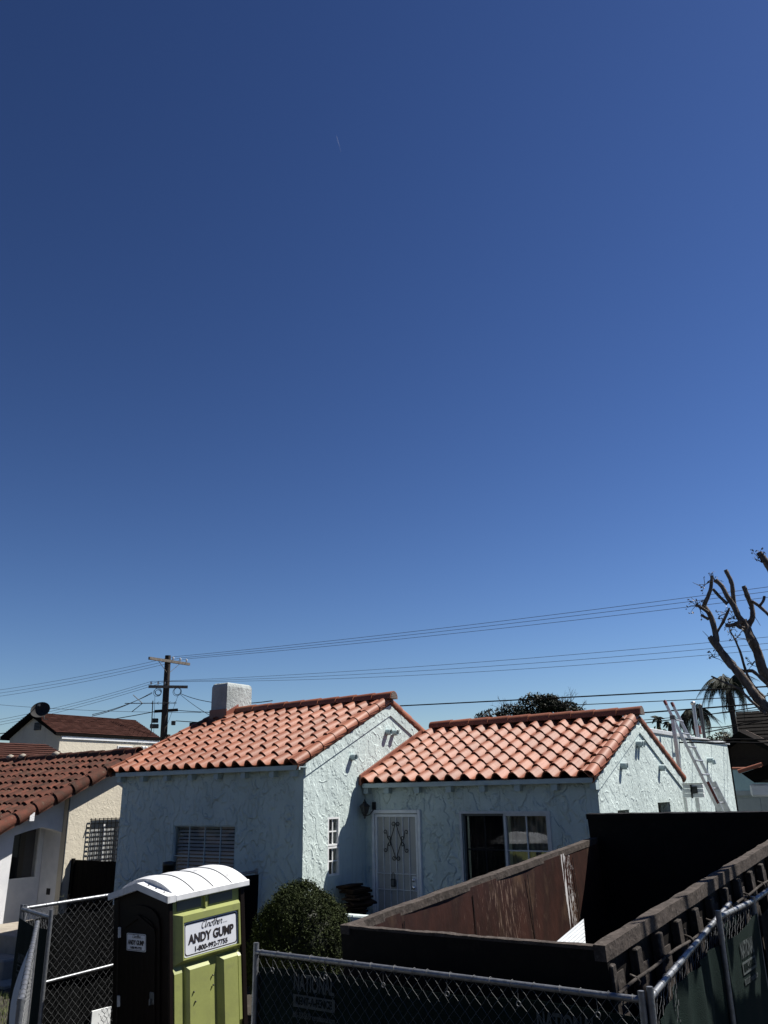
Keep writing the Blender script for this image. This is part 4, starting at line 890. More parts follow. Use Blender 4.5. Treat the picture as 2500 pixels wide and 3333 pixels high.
for k in range(5): mb.tube([(-7.72 + random.uniform(-.08, .08), 9.32 + random.uniform(-.08, .08), .25), (-7.72 + random.uniform(-.3, .3), 9.32 + random.uniform(-.3, .3), .9)], [.03, .015], 5)
obj('stem', mb, TWIG, S)
# short black post in front of the left window
mb = MB(); mb.lathe([(.10, 0), (.10, 1.70), (.105, 1.70), (.105, 1.76), (.02, 1.775)], (-10.97, 9.9, ground_z(0, 9.9)), 16); solo('round_post', mb, BLACK, 'short black round post below the left edge of the blind-covered window', 'post')

# ------------------------------------------------------------------ neighbouring house on the left
NH = thing('neighbour_house', 'cream and white house at the left with weathered clay barrel tile roof', 'house', (-16, 11.5, .4))
RX, RYe, RYr, RZr, RS = -15.5, 8.9, 12.86, 3.97, .451
RZe = RZr - RS * (RYr - RYe); ey = Vector((0, 1, RS)).normalized(); ez = Vector((1, 0, 0)).cross(ey)
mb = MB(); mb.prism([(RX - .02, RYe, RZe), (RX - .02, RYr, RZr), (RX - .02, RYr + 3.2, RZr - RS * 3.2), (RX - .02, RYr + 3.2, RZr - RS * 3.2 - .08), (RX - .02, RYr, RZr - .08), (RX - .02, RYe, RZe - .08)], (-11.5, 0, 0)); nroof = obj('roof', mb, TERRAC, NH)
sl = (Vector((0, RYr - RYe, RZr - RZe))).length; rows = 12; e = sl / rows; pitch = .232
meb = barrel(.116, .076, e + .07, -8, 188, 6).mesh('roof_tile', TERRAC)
def campx(p):
    d = Vector(p) - Vector((0, 0, CAM_Z)); return d.dot(cr) / d.dot(cf) * 2650.12 + 1250
cand = []
for c in range(46):
    for r_ in range(rows):
        pos = Vector((RX - .28 - c * pitch, RYe, RZe)) + ey * (r_ * e - .02); cand.append((campx(pos + ey * e), pos))
cand.sort(key=lambda q: -q[0]); rest = MB()
for k, (px, pos) in enumerate(cand):
    Mx = jig(frame(pos + ez * .042, (1, 0, 0), ey, ez), .018, 2.4)
    if k < 285 and px > -60: inst('roof_tile', meb, Mx, nroof)
    else:
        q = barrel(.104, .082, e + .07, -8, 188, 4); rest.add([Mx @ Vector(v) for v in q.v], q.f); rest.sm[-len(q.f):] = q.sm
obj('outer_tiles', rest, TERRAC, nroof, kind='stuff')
mer = barrel(.138, .104, .50, -70, 122, 7).mesh('rake_tile', TERRAC)
for r_ in range(10): inst('rake_tile', mer, jig(frame(Vector((RX - .11, RYe, RZe)) + ey * (r_ * .443 - .05) + ez * .03, (1, 0, 0), ey, ez), .008, 1.5), nroof)
med = barrel(.13, .11, .46, -12, 192, 7).mesh('ridge_tile', TERRAC)
for k in range(24): inst('ridge_tile', med, jig(frame((RX + .04 - k * .42, RYr, RZr + .09 + random.uniform(-.012, .02)), (0, 1, 0), (-1, 0, 0), (0, 0, 1)), .012, 2), nroof)
for k in (7.1, 10.4, 11.7):
    q = MB(); q.lathe([(.02, -.02), (.11, .03), (.10, .09), (.02, .13)], (RX - k * .42, RYr - .06, RZr + .12), 8); obj('mortar_lump', q, CONC, nroof)
# cream gable wall, porch pillar and arched spandrel
cz_ = lambda y: RZe + RS * ((y if y < RYr else 2 * RYr - y) - RYe) - .10
obj('wall', wall_mb((-15.75, 11.36, .3), (0, 1, 0), [(0, cz_(11.36)), (RYr - 11.36, cz_(RYr)), (3.6, cz_(14.96))], [(11.92 - 11.36, 12.74 - 11.36, 1.2, 2.66)], (-1, 0, 0)), CREAM, NH)
mb = MB(); mb.box(-16.8, -15.752, 11.362, 11.55, .3, cz_(11.36) - .01); obj('porch_return_wall', mb, WHITEW, NH)
mb = MB(); mb.prism([(-15.9, 8.95, .2), (-15.9, 10.24, .2), (-15.9, 10.27, 2.43), (-15.9, 10.55, 2.50), (-15.9, 10.86, 2.56), (-15.9, 11.1, 2.52), (-15.9, 11.35, 2.44), (-15.9, 11.35, cz_(11.35)), (-15.9, 8.95, cz_(8.95))], (-.25, 0, 0)); obj('porch_arch', mb, WHITEW, NH)
obj('porch_wall', wall_mb((-16.5, 8.8, .3), (0, 1, 0), [(0, cz_(8.95) - .05), (2.55, cz_(11.35) - .1)], [(10.0 - 8.8, 11.27 - 8.8, 1.55, 2.56)], (-1, 0, 0)), WHITEW, NH)
mb = MB(); mb.box(-16.5, -15.76, 8.9, 11.35, .3, .45); obj('porch_floor', mb, CONC, NH)
window(NH, (-16.5, 10.0, 1.55), (0, 1, 0), (1, 0, 0), 1.27, 1.025, 1, 1, .03, .03, fm=WHITE)
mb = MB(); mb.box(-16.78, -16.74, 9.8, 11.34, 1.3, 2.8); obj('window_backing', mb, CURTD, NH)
q = MB(); q.box(-16.22, -16.10, 11.352, 11.361, 1.24, 1.36); obj('wall_vent', q, DARK, NH)
q = MB(); q.box(-15.60, -15.50, 10.30, 10.40, 2.70, 2.86); obj('beam_end', q, WHITEW, NH)
q = MB(); q.tube([(-15.735, 11.345, .4), (-15.735, 11.345, 3.35)], .014, 6); obj('conduit', q, BLIND, NH)
gw, _b = window(NH, (-15.75, 11.92, 1.2), (0, 1, 0), (1, 0, 0), .82, 1.46, 2, 1, .04, .05, fm=WHITE, mun=.04)
q = MB(); q.grid(lambda u, v: (-15.835, 11.96 + .74 * u, 1.24 + 1.38 * v), 2, 1); obj('blind', q, WHITE, gw)
for k in range(9):
    q = MB(); y = 11.90 + .86 * k / 8; q.box(-15.705, -15.693, y - .008, y + .008, 1.15, 2.70); obj('window_bar', q, IRON, gw)
for k in range(17):
    q = MB(); z = 1.2 + 1.48 * k / 16; q.box(-15.719, -15.7055, 11.88, 12.78, z - .007, z + .007); obj('window_bar', q, IRON, gw)
q = MB(); q.bar((-15.75, 11.84, 2.52), (-15.66, 11.90, 2.52), .02, .02); obj('grille_bracket', q, IRON, gw)
# steps
t = thing('concrete_steps', 'worn concrete steps beside the white porch pillar at the left', 'steps', (-14.3, 9.4, .28))
mb = MB(); mb.box(-15.85, -13.95, 9.42, 11.2, .3, .86, bev=.015); obj('step', mb, CONC, t)
mb = MB(); mb.box(-14.95, -13.8, 8.98, 9.415, .25, .585, bev=.025); obj('step', mb, CONC, t)
# gate
t = thing('driveway_gate', 'black wooden board gate closing the gap between the two houses', 'gate', (-15.7, 11.6, .48))
for k in range(16):
    q = MB(); x = -15.70 + k * .153; q.box(x, x + .146, 11.58, 11.605 + random.uniform(0, .006), .52, 1.90 + random.uniform(-.004, .004)); obj('board', q, GATEW, t)
for z in (.7, 1.72):
    q = MB(); q.box(-15.7, -13.32, 11.61, 11.65, z, z + .09); obj('gate_rail', q, GATEW, t)
q = MB(); q.box(-15.74, -15.66, 11.53, 11.575, .5, 1.93); obj('gate_post', q, GATEW, t)
# weeds at the gate foot
t = thing('weed_clump', 'thin dry weeds growing at the foot of the black gate', 'weeds', (-14.9, 11.1, .45))
mb = MB()
for k in range(26):
    x = -15.4 + random.random() * 1.1; y = 10.9 + random.random() * .3; h = random.uniform(.4, .95); a = random.uniform(-.25, .25)
    mb.tube([(x, y, .44), (x + a * .3, y, .44 + h * .6), (x + a, y - .05, .44 + h)], [.006, .004, .002], 3, False)
obj('stalk', mb, TWIG, t, kind='stuff')
mb = MB(); leaves(mb, [(-15.4 + random.random() * 1.1, 10.95 + random.random() * .3, .5 + random.random() * .8) for k in range(120)], .015, .035); obj('leaf', mb, LEAFD, t, kind='stuff')

# ------------------------------------------------------------------ two brown-roofed houses far left
def shingle_slope(mb, a, b, c, d, n):
    """courses from the eave a-b up to the ridge d-c, each course lapping the one below"""
    a, b, c, d = map(Vector, (a, b, c, d)); nrm = (b - a).cross(d - a).normalized()
    if nrm.z < 0: nrm = -nrm
    for k in range(n):
        u0 = k / n; u1 = (k + 1) / n; p = [a + (d - a) * u0, b + (c - b) * u0, b + (c - b) * u1, a + (d - a) * u1]
        th = .022 * (1 + .3 * random.random())
        lo = [p[0] + nrm * th, p[1] + nrm * th, p[2] + nrm * .003, p[3] + nrm * .003]; m_ = max(6, int((p[1] - p[0]).length / .3))
        for j in range(m_):
            if True:
                f0 = j / m_; f1 = (j + .985) / m_; dz = nrm * random.uniform(0, .010)
                q = [lo[0] + (lo[1] - lo[0]) * f0 + dz, lo[0] + (lo[1] - lo[0]) * f1 + dz, lo[3] + (lo[2] - lo[3]) * f1, lo[3] + (lo[2] - lo[3]) * f0]
                mb.add(q, [(0, 1, 2, 3)]); mb.add([q[0], q[1], q[1] - nrm * (th + .012), q[0] - nrm * (th + .012)], [(3, 2, 1, 0)])
    return mb
GH = thing('gabled_house', 'tall cream stucco house with brown shingle gable roof far behind at left', 'house', (-30.5, 22.2, .5))
gx0, gx1, gxr, gy0, gy1, ge, gr = -32.35, -28.75, -30.5, 19.75, 24.75, 5.58, 6.42
mb = MB(); mb.box(gx0 + .25, gx1 - .0, gy0 + .25, gy1, .4, ge - .1); mb.prism([(gx0 + .25, gy0 + .25, ge - .1), (gx1, gy0 + .25, ge - .1), (gxr, gy0 + .25, gr - .12)], (0, gy1 - gy0 - .25, 0)); obj('wall', mb, CREAM, GH)
ov = .07; s_ = (gr - ge) / (gxr - gx0)
mb = MB(); shingle_slope(mb, (gx1 + ov, gy0, ge - s_ * ov), (gx1 + ov, gy1 + .2, ge - s_ * ov), (gxr, gy1 + .2, gr), (gxr, gy0, gr), 15)
shingle_slope(mb, (gx0 - ov, gy1 + .2, ge - s_ * ov), (gx0 - ov, gy0, ge - s_ * ov), (gxr, gy0, gr), (gxr, gy1 + .2, gr), 15)
groof = obj('roof', mb, SHINGLE, GH)
mb = MB(); mb.prism([(gx1 + ov, gy0 + .01, ge - s_ * ov - .01), (gxr, gy0 + .01, gr - .01), (gx0 - ov, gy0 + .01, ge - s_ * ov - .01), (gx0 - ov, gy0 + .01, ge - s_ * ov - .12), (gxr, gy0 + .01, gr - .15), (gx1 + ov, gy0 + .01, ge - s_ * ov - .12)], (0, gy1 + .18 - gy0, 0)); obj('eave_board', mb, SHINGD, groof)
mb = MB(); mb.box(gx1 + .005, gx1 + .045, gy0 + .3, gy1 + .15, ge - .27, ge - .135, bev=.008); obj('gutter', mb, WHITE, groof)
q = MB(); q.box(-30.45, -30.05, gy0 + .2, gy0 + .249, 5.72, 6.02); lv = obj('gable_vent', q, BLIND, GH)
for k in range(5):
    q = MB(); q.box(-30.44, -30.06, gy0 + .185, gy0 + .2, 5.74 + k * .055, 5.765 + k * .055); obj('vent_slat', q, DARK, lv)
window(GH, (gx1, 22.75, 4.75), (0, 1, 0), (1, 0, 0), .75, .40, 2, 1, .04, .0, fm=WHITE, mun=.04)
q = MB(); q.tube([(gx1, 24.1, 5.12), (gx1 + .1, 24.1, 5.14)], .03, 6); q.lathe([(.03, 0), (.07, .1), (.075, .16)], (gx1 + .12, 24.12, 5.0), 8); q.lathe([(.03, 0), (.07, .1), (.075, .16)], (gx1 + .12, 23.95, 5.0), 8); obj('flood_lamp', q, WHITE, GH)
G2 = thing('low_house', 'low house with brown shingle roof behind the weathered tile ridge', 'house', (-25.5, 15.5, .5))
mb = MB(); mb.box(-27.2, -23.6, 11.8, 17.1, .4, 4.0); obj('wall', mb, CREAM, G2)
mb = MB(); shingle_slope(mb, (-23.3, 11.5, 4.0), (-23.3, 17.5, 4.0), (-25.2, 17.0, 4.84), (-25.2, 11.5, 4.84), 12); shingle_slope(mb, (-27.4, 17.5, 4.0), (-27.4, 11.5, 4.0), (-25.2, 11.5, 4.84), (-25.2, 17.0, 4.84), 12); obj('roof', mb, SHINGLE, G2)
q = MB(); q.tube([(-23.75, 14.0, 4.1), (-23.75, 14.0, 4.62)], .03, 6); obj('vent_stack', q, SHINGLE, G2)
# dish
t = thing('satellite_dish', 'dark round satellite dish on the gable peak of the far left roof', 'satellite dish', (-29.95, 19.95, 6.1))
c = Vector((-29.98, 19.85, 6.42)); ax = Vector((.55, -.62, .5)).normalized(); a = ax.orthogonal().normalized(); b = ax.cross(a)
mb = MB()
def dishf(u, v): r_ = .37 * u; return c + a * r_ * math.cos(6.2832 * v) + b * r_ * math.sin(6.2832 * v) + ax * (.22 * u * u - .1)
mb.grid(dishf, 6, 24, True, -ax * .012); obj('reflector', mb, DARK, t)
mb = MB(); mb.tube([(-29.9, 19.98, 6.05), (-29.9, 19.95, 6.3), c - ax * .1], .025, 6); mb.box(-30.0, -29.8, 19.9, 20.1, 6.07, 6.13); obj('mount', mb, BLACK, t)
mb = MB(); mb.tube([c - b * .36, c + ax * .36 - b * .1, c + ax * .42], .015, 5); mb.box(-.04, .04, -.04, .04, -.05, .05, Matrix.Translation(c + ax * .42)); obj('feed_arm', mb, BLACK, t)
# tv antenna
t = thing('tv_antenna', 'old many-armed television antenna on a mast above the far left roof', 'antenna', (-28.94, 24.62, 6.0))
mb = MB(); mb.tube([(-28.94, 24.62, 5.75), (-28.96, 24.6, 7.13)], .022, 6); obj('mast', mb, BLACK, t)
b0 = Vector((-29.72, 23.7, 7.0)); b1 = Vector((-28.29, 25.37, 7.04)); bd_ = (b1 - b0).normalized(); sd = bd_.cross(Vector((0, 0, 1))); mb = MB(); mb.tube([b0, b1], .018, 5); obj('boom', mb, BLACK, t)
for k in range(9):
    c = b0 + (b1 - b0) * (.03 + .05 * k); q = MB(); q.tube([c - sd * .16, c + sd * .16], .008, 4); obj('element', q, BLACK, t)
for k in range(5):
    c = b0 + (b1 - b0) * (.5 + .11 * k); l = .5 + .09 * k; q = MB(); q.tube([c - sd * l + bd_ * .1, c, c + sd * l + bd_ * .1], .008, 4); obj('element', q, BLACK, t)
for s_ in (1, -1):
    c = b0 + (b1 - b0) * .34; q = MB(); e_ = c - bd_ * .42 + Vector((0, 0, .36 * s_)); q.tube([c, e_], .016, 4)
    for k in range(5): m_ = c + (e_ - c) * (k + 1) / 5; q.tube([m_ - sd * .14, m_ + sd * .14], .007, 4)
    obj('corner_reflector', q, BLACK, t)

# ------------------------------------------------------------------ utility pole and wires
UP = thing('utility_pole', 'dark wooden utility pole with two crossarms above the left roofs', 'utility pole', (-31.6, 27.7, .52))
mb = MB(); mb.tube([(-31.55, 27.72, .4), (-31.64, 27.62, 9.76)], [.20, .145], 10); obj('pole', mb, WOODP, UP)
ARM1 = (Vector((-31.52, 26.35, 9.47)), Vector((-31.52, 28.95, 9.47))); ARM2 = (Vector((-32.12, 26.95, 8.22)), Vector((-30.85, 28.32, 8.22)))
for (a, b) in (ARM1, ARM2, (Vector((-31.95, 27.3, 7.05)), Vector((-31.15, 28.05, 7.12)))):
    mb = MB(); mb.bar(a, b, .11, .13); obj('crossarm', mb, WOODG if a.z > 8 else WOODP, UP)
for (p, q_) in (((-31.5, 26.9, 9.42), (-31.55, 27.62, 8.85)), ((-31.5, 28.3, 9.42), (-31.55, 27.62, 8.85))):
    mb = MB(); mb.bar(p, q_, .03, .012); obj('arm_brace', mb, WOODG, UP)
ins = []
for k, f_ in enumerate((.58, .76, .92)): ins.append(ARM1[0].lerp(ARM1[1], f_) + Vector((0, 0, .07)))
for f_ in (.06, .24, .42): ins.append(ARM2[0].lerp(ARM2[1], f_) + Vector((0, 0, .07)))
for p in ins:
    mb = MB(); mb.lathe([(.012, -.02), (.012, .04), (.05, .05), (.035, .10), (.055, .13), (.02, .18)], p, 8); obj('insulator', mb, INSUL, UP)
for (c, n_) in ((ARM2[0].lerp(ARM2[1], .26) - Vector((0, 0, .28)), 4), (ARM2[0].lerp(ARM2[1], .74) - Vector((0, 0, .25)), 3)):
    q = MB()
    for k in range(n_): q.ring(c + Vector((random.uniform(-.06, .06), random.uniform(-.06, .06), random.uniform(-.06, .06))), (random.uniform(.5, 1), random.uniform(-.9, -.4), random.uniform(-.3, .3)), random.uniform(.12, .2), .010, 16, 4)
    obj('cable_coil', q, CABLE, UP)
for (p, s_) in (((-31.95, 27.35, 6.62), .16), ((-31.9, 27.3, 6.35), .2), ((-31.3, 27.95, 6.5), .1)):
    q = MB(); q.box(-s_, s_, -.1, .1, -.1, .1, Matrix.Translation(p) @ Matrix.Rotation(R(45), 4, 'Z'), bev=.02); obj('junction_box', q, BLACK, UP)
q = MB(); q.box(-31.36, -31.22, 27.6, 27.74, 5.2, 5.95); obj('conduit_box', q, WOODP, UP)
def wire(a, b, sag, r_, label, grp, m_=WIREP, n=26, name='power_line', cat='power line', wob=0):
    a = Vector(a); b = Vector(b); pts = []
    for k in range(n + 1):
        t = k / n; p = a.lerp(b, t); p.z -= sag * 4 * t * (1 - t)
        if wob: p.z += wob * math.sin(k * 1.9)
        pts.append(p)
    mb = MB(); mb.tube(pts, r_, 4, True)
    mb_v = [Vector(v) for v in mb.v]
    return solo(name, mb, m_, label, cat, grp)
E1 = [(-4.19, 29.31, 9.66), (-4.32, 30.06, 9.66), (-4.49, 31.02, 9.66)]
for k, nm in enumerate(('topmost', 'middle', 'lowest')):
    e_ = Vector(E1[k]); s_ = ins[k] + Vector((0, 0, .18)); wire(s_, s_ + (e_ - s_) * 1.5, .28, .0085, nm + ' of the three high wires running right from the top crossarm', 'upper power wires')
    wire(s_, (-52, 25.2 + .5 * k, 8.9 - .12 * k), .3, .0085, nm + ' of the three wires running left from the top crossarm', 'upper power wires')
for k, nm in enumerate(('far', 'middle', 'near')):
    s_ = ins[3 + k] + Vector((0, 0, .18)); e_ = Vector((-4.4, 29.0 + .25 * k, 8.06 - .06 * k)); wire(s_, s_ + (e_ - s_) * 1.5, .40 + .12 * k, .0070, nm + ' one of the bundled wires running right from the lower crossarm', 'lower power wires')
    wire(s_, (-50, 25.0 + .4 * k, 6.95 - .1 * k), .35, .0085, nm + ' one of the wires running left from the lower crossarm', 'lower power wires')
for k, (a, b, s_, r_, lb) in enumerate((
    ((-32.0, 27.1, 7.95), (-29.6, 22.0, 6.35), .12, .014, 'sagging service drop from the pole to the far left roof'),
    ((-32.0, 27.1, 7.9), (-30.4, 22.6, 6.5), .10, .014, 'second service drop from the pole to the far left roof ridge'),
    ((-31.1, 28.1, 7.9), (-17.5, 19.6, 5.9), .25, .014, 'service drop from the pole towards the stucco chimney'),
    ((-31.1, 28.1, 7.85), (-22.0, 22.5, 5.5), .1, .012, 'steep drop wire from the pole to behind the tile roof'),
    ((-31.15, 28.0, 7.8), (-31.0, 27.0, 5.6), .0, .010, 'near vertical drop wire just right of the pole'),
    ((-31.9, 27.2, 7.8), (-31.85, 27.25, 6.0), .0, .010, 'vertical drop wire just left of the pole'),
    ((-31.2, 28.0, 7.1), (-16.0, 24.0, 6.0), .2, .016, 'low cable from the pole base arm towards the tile roof'),
    ((-31.2, 28.0, 6.6), (-18.0, 24.5, 5.7), .15, .018, 'lowest cable from the pole passing behind the chimney'),
    ((-31.7, 27.5, 7.1), (-36.0, 18.5, 5.6), .2, .018, 'low cable from the pole descending behind the far left roof'))):
    wire(a, b, s_, r_, lb, 'service drops at the pole', CABLE, 16, 'drop_wire', 'cable')
wire((-52, 30, 9.1), (-31.6, 30, 7.15), .15, .010, 'faint thin wire crossing behind the satellite dish', None, WIREP, 16)
for (a, b, s_, r_, lb, wb) in (
    ((-15.5, 21, 5.63), (2.0, 21, 5.17), 0.02, .017, 'thick black cable crossing in front of the bare treetops', 0),
    ((-9.2, 21.4, 5.28), (2, 21, 5.0), .03, .010, 'thin wire just under the thick black cable at right', 0),
    ((-8.2, 24, 5.15), (2, 24, 5.35), .05, .020, 'black cable passing behind the ladder tips', 0),
    ((-7.4, 24.5, 4.9), (2, 24, 5.9), .12, .014, 'rising wire crossing behind the ladder at a slant', 0),
    ((-8.0, 26, 5.1), (2, 26, 5.5), .05, .010, 'thin wire below the black cable behind the ladder', 0),
    ((-6.2, 26, 4.72), (1, 26, 5.75), .10, .014, 'wavy slack wire in front of the palm trunk', .02),
    ((-5.75, 22.3, 4.35), (0, 22.3, 5.35), .06, .013, 'wire rising from the flat roof corner to the pruned tree', 0),
    ((-5.06, 19.2, 4.10), (1, 22.6, 4.32), .10, .016, 'upper of two slack cables fixed to the flat roofed block', .008),
    ((-5.06, 19.0, 4.04), (1, 22.4, 4.24), .12, .016, 'lower of two slack cables fixed to the flat roofed block', .010)):
    wire(a, b, s_, r_, lb, 'cables on the right', CABLE, 24, 'cable', 'cable', wb)

# ------------------------------------------------------------------ flat roofed rear block with ladder
RB = thing('rear_block', 'flat roofed pale aqua stucco block behind the right gable', 'building', (-7, 20.5, .52))
rz = 4.16
obj('wall', wall_mb((-5.1, 17.05, .4), (0, 1, 0), [(0, rz), (6.95, rz)], [(21.55 - 17.05, 22.1 - 17.05, 1.9, 2.98)], (-1, 0, 0)), AQ, RB)
obj('wall', wall_mb((-10, 17.05, .4), (1, 0, 0), [(0, rz), (4.7, rz)], [], (0, 1, 0)), AQ, RB)
obj('wall', wall_mb((-10, 24.0, .4), (1, 0, 0), [(0, rz), (4.9, rz)], [], (0, -1, 0)), AQ, RB)
mb = MB(); mb.box(-10, -5.3, 17.25, 23.8, rz - .3, rz - .25); obj('roof', mb, CONC, RB)
mb = MB(); mb.box(-5.32, -5.075, 17.0, 20.2, rz + .001, rz + .09, bev=.01); mb.box(-5.32, -5.07, 20.21, 24.02, rz + .001, rz + .065, bev=.01); mb.box(-10, -5.325, 17.0, 17.25, rz + .001, rz + .08); obj('coping', mb, OFFWHITE, RB)
wn, _b = window(RB, (-5.1, 21.55, 1.9), (0, 1, 0), (1, 0, 0), .55, 1.08, 1, 2, .04, .05, fm=WHITE)
q = MB(); q.tube([(-5.12, 21.45, 3.72), (-4.96, 21.45, 3.715)], .06, 10); q.tube([(-4.96, 21.45, 3.715), (-4.94, 21.45, 3.62)], .05, 8); obj('vent_pipe', q, AQP, RB)
for (x, y, z1, r_, m_, lb) in ((-5.26, 21.5, 5.05, .045, ALU, 'pale pipe mast standing on the flat roof behind the ladder'), (-5.22, 22.0, 5.02, .04, BLIND, 'dark pipe mast standing on the flat roof right of the pale one')):
    mb = MB(); mb.tube([(x, y, rz - .25), (x - .0, y, z1)], r_, 8); mb.lathe([(r_ * 1.3, -.0), (r_ * 1.5, .05), (.01, .09)], (x, y, z1), 8)
    solo('roof_mast', mb, m_, lb, 'mast')
mb = MB(); mb.tube([(-5.32, 21.7, rz - .2), (-5.3, 21.7, 4.75)], .03, 6); mb.box(-5.36, -5.22, 21.62, 21.78, 4.35, 4.55); solo('meter_post', mb, RED, 'short dark red post with box between the two roof masts', 'post')
LD = thing('extension_ladder', 'tall aluminium extension ladder leaning on the flat roof parapet', 'ladder', (-3.61, 19.0, .52))
top = Vector((-5.10, 0, 4.86)); foot = Vector((-3.55, 0, .52))
for y in (18.75, 19.32):
    a = foot + Vector((0, y, 0)); b = top + Vector((0, y, 0)); q = MB(); q.bar(a, a.lerp(b, .62), .070, .030, (0, 1, 0)); obj('rail', q, ALU, LD)
    q = MB(); q.bar(a.lerp(b, .38) + Vector((-.06, .0, -.02)), b + Vector((-.06, 0, -.02)), .062, .026, (0, 1, 0)); obj('rail', q, ALU, LD)
    q = MB(); q.bar(b.lerp(a, .0) + Vector((-.06, 0, -.02)), b.lerp(a, -.022) + Vector((-.06, 0, -.02)), .05, .1, (0, 1, 0)); obj('end_cap', q, RED, LD)
    q = MB(); q.box(a.x - .06, a.x + .06, y - .03, y + .03, .5, .53); obj('foot', q, BLACK, LD)
for k in range(14):
    c = foot.lerp(top, .06 + k * .066) + Vector((-.03 if k > 5 else 0, 0, 0)); q = MB(); q.tube([c + Vector((0, 18.75, 0)), c + Vector((0, 19.32, 0))], .019, 6); obj('rung', q, ALU, LD)
q = MB(); q.bar(foot.lerp(top, .52) + Vector((.0, 18.73, 0)), foot.lerp(top, .62) + Vector((.0, 18.73, 0)), .05, .004, (0, 1, 0)); obj('warning_label', q, RED, LD)
t = thing('grey_post', 'square grey post with cap standing just left of the ladder', 'post', (-4.87, 18.0, .52))
q = MB(); q.box(-4.895, -4.825, 17.97, 18.04, .52, 4.46); obj('shaft', q, ALU, t)
q = MB(); q.box(-4.91, -4.81, 17.955, 18.055, 4.461, 4.55, bev=.01); obj('cap', q, BLIND, t)
t = thing('board_bundle', 'three white boards strapped together on two posts behind the gable corner', 'boards', (-4.55, 17.6, .52))
for k in range(3):
    q = MB(); q.box(-4.80, -4.33, 17.55, 17.62, 2.915 + k * .085, 2.99 + k * .085, bev=.006); obj('board', q, WHITE, t)
q = MB(); q.box(-4.56, -4.44, 17.53, 17.549, 2.99, 3.12); q.box(-4.57, -4.54, 17.53, 17.549, 2.9, 3.15); q.box(-4.80, -4.34, 17.53, 17.64, 3.165, 3.18); obj('strap', q, BLACK, t)
for x in (-4.74, -4.50):
    q = MB(); q.box(x - .03, x + .03, 17.63, 17.69, .52, 2.91); obj('leg', q, ALU, t)

# ------------------------------------------------------------------ buildings at the right edge
GE = thing('garage', 'pale teal garage with panelled roll-up door at the back right', 'garage', (-3.5, 29, .52))
obj('wall', wall_mb((-6.6, 28, .4), (1, 0, 0), [(0, 3.6), (6, 3.6)], [(.35, 5.2, .55, 2.84)], (0, 1, 0)), TEAL, GE)
mb = MB(); mb.box(-6.6, -.6, 28.19, 33, .4, 3.5); obj('body', mb, TEAL, GE)
mb = MB(); mb.box(-6.25, -1.4, 27.97, 28.06, 2.842, 2.98); obj('door_header', mb, GARDOOR, GE)
gd = obj('garage_door', MB().box(-6.25, -1.4, 28.08, 28.12, .55, 2.84), GARDOOR, GE)
for r_ in range(4):
    for c in range(5):
        q = MB(); x = -6.2 + c * .97; z = .58 + r_ * .57
        q.box(x + .06, x + .91, 28.065, 28.085, z + .07, z + .48, bev=.012); obj('door_panel', q, GARDOOR, gd)
for k in range(9):
    q = barrel(.07, .06, .62, 0, 180, 6); Mx = frame((-6.6 + k * .62, 28.03, 3.605), (0, -1, 0), (1, 0, 0), (0, 0, 1)); q.v = [tuple(Mx @ Vector(v)) for v in q.v]; obj('coping_tile', q, TERRA, GE)
BH = thing('brown_house', 'dark brown shingled house with a pointed gable behind the garage', 'house', (-4, 34, .52))
mb = MB(); ap = Vector((-6.30, 32, 4.92)); mb.prism([(-9.0, 32.4, .5), (-3.2, 32.4, .5), (-3.2, 32.4, 3.0), (-6.3, 32.4, 4.75), (-9.0, 32.4, 3.2)], (0, 6, 0)); obj('wall', mb, BROWNW, BH)
mb = MB(); mb.box(-6.75, 3, 34.6, 40, .5, 5.0); mb.box(-9, -3.2, 32.36, 32.395, 4.0, 4.05); obj('wall', mb, BROWNW, BH)
q = MB(); q.prism([(-6.36, 31.75, 4.99), (-6.1, 31.75, 4.99), (-2.6, 31.75, 2.90), (-2.6, 31.75, 2.62)], (0, .06, 0)); obj('barge_board', q, WOODB, BH)
q = MB(); q.prism([(-6.36, 31.82, 4.96), (-9.4, 31.82, 2.95), (-9.4, 31.82, 2.8), (-6.36, 31.82, 4.78), (-2.6, 31.82, 2.55), (-2.6, 31.82, 2.75)], (0, 3, 0)); obj('gable_roof', q, SHINGD, BH)
mb = MB(); shingle_slope(mb, (-6.80, 34.0, 4.65), (3.5, 34.0, 4.65), (3.5, 36.6, 6.0), (-7.32, 36.6, 6.0), 9); obj('roof', mb, SHINGD, BH)
mb = MB(); mb.prism([(-6.79, 34.02, 4.6), (-7.30, 36.6, 5.95), (-7.1, 39.2, 4.6)], (9.8, 0, 0)); obj('roof_deck', mb, SHINGD, BH)
FH = thing('right_house', 'corner of a house at the right edge with clay edge tiles and white beam ends', 'house', (-2.2, 17, .5))
sl_ = Vector((.46, 0, .13)).normalized()
q = MB(); q.prism([(-3.24, 15.9, 3.32), (-.4, 15.9, 4.14), (-.4, 15.9, 3.94), (-3.05, 15.9, 3.16)], (0, 4, 0)); obj('roof', q, SHINGD, FH)
for k in range(7):
    q = barrel(.05, .045, .42, -20, 200, 6); Mx = frame(Vector((-3.27, 15.86, 3.335)) + sl_ * (k * .42) + Vector((0, 0, .04 if k in (1,) else 0)), (0, -1, 0), sl_, Vector((0, -1, 0)).cross(sl_)); q.v = [tuple(Mx @ Vector(v)) for v in q.v]
    if k != 1: obj('edge_tile', q, TERRA, FH)
mb = MB(); mb.box(-2.86, -.2, 16.25, 20, .5, 3.35); obj('wall', mb, WHITEW, FH)
for k in range(4):
    q = MB(); x = -3.16 + k * .34; q.box(x, x + .33, 16.0, 16.24, 2.93 + .09 * k, 3.14 + .095 * k, bev=.03); obj('beam_end', q, WHITEW, FH)

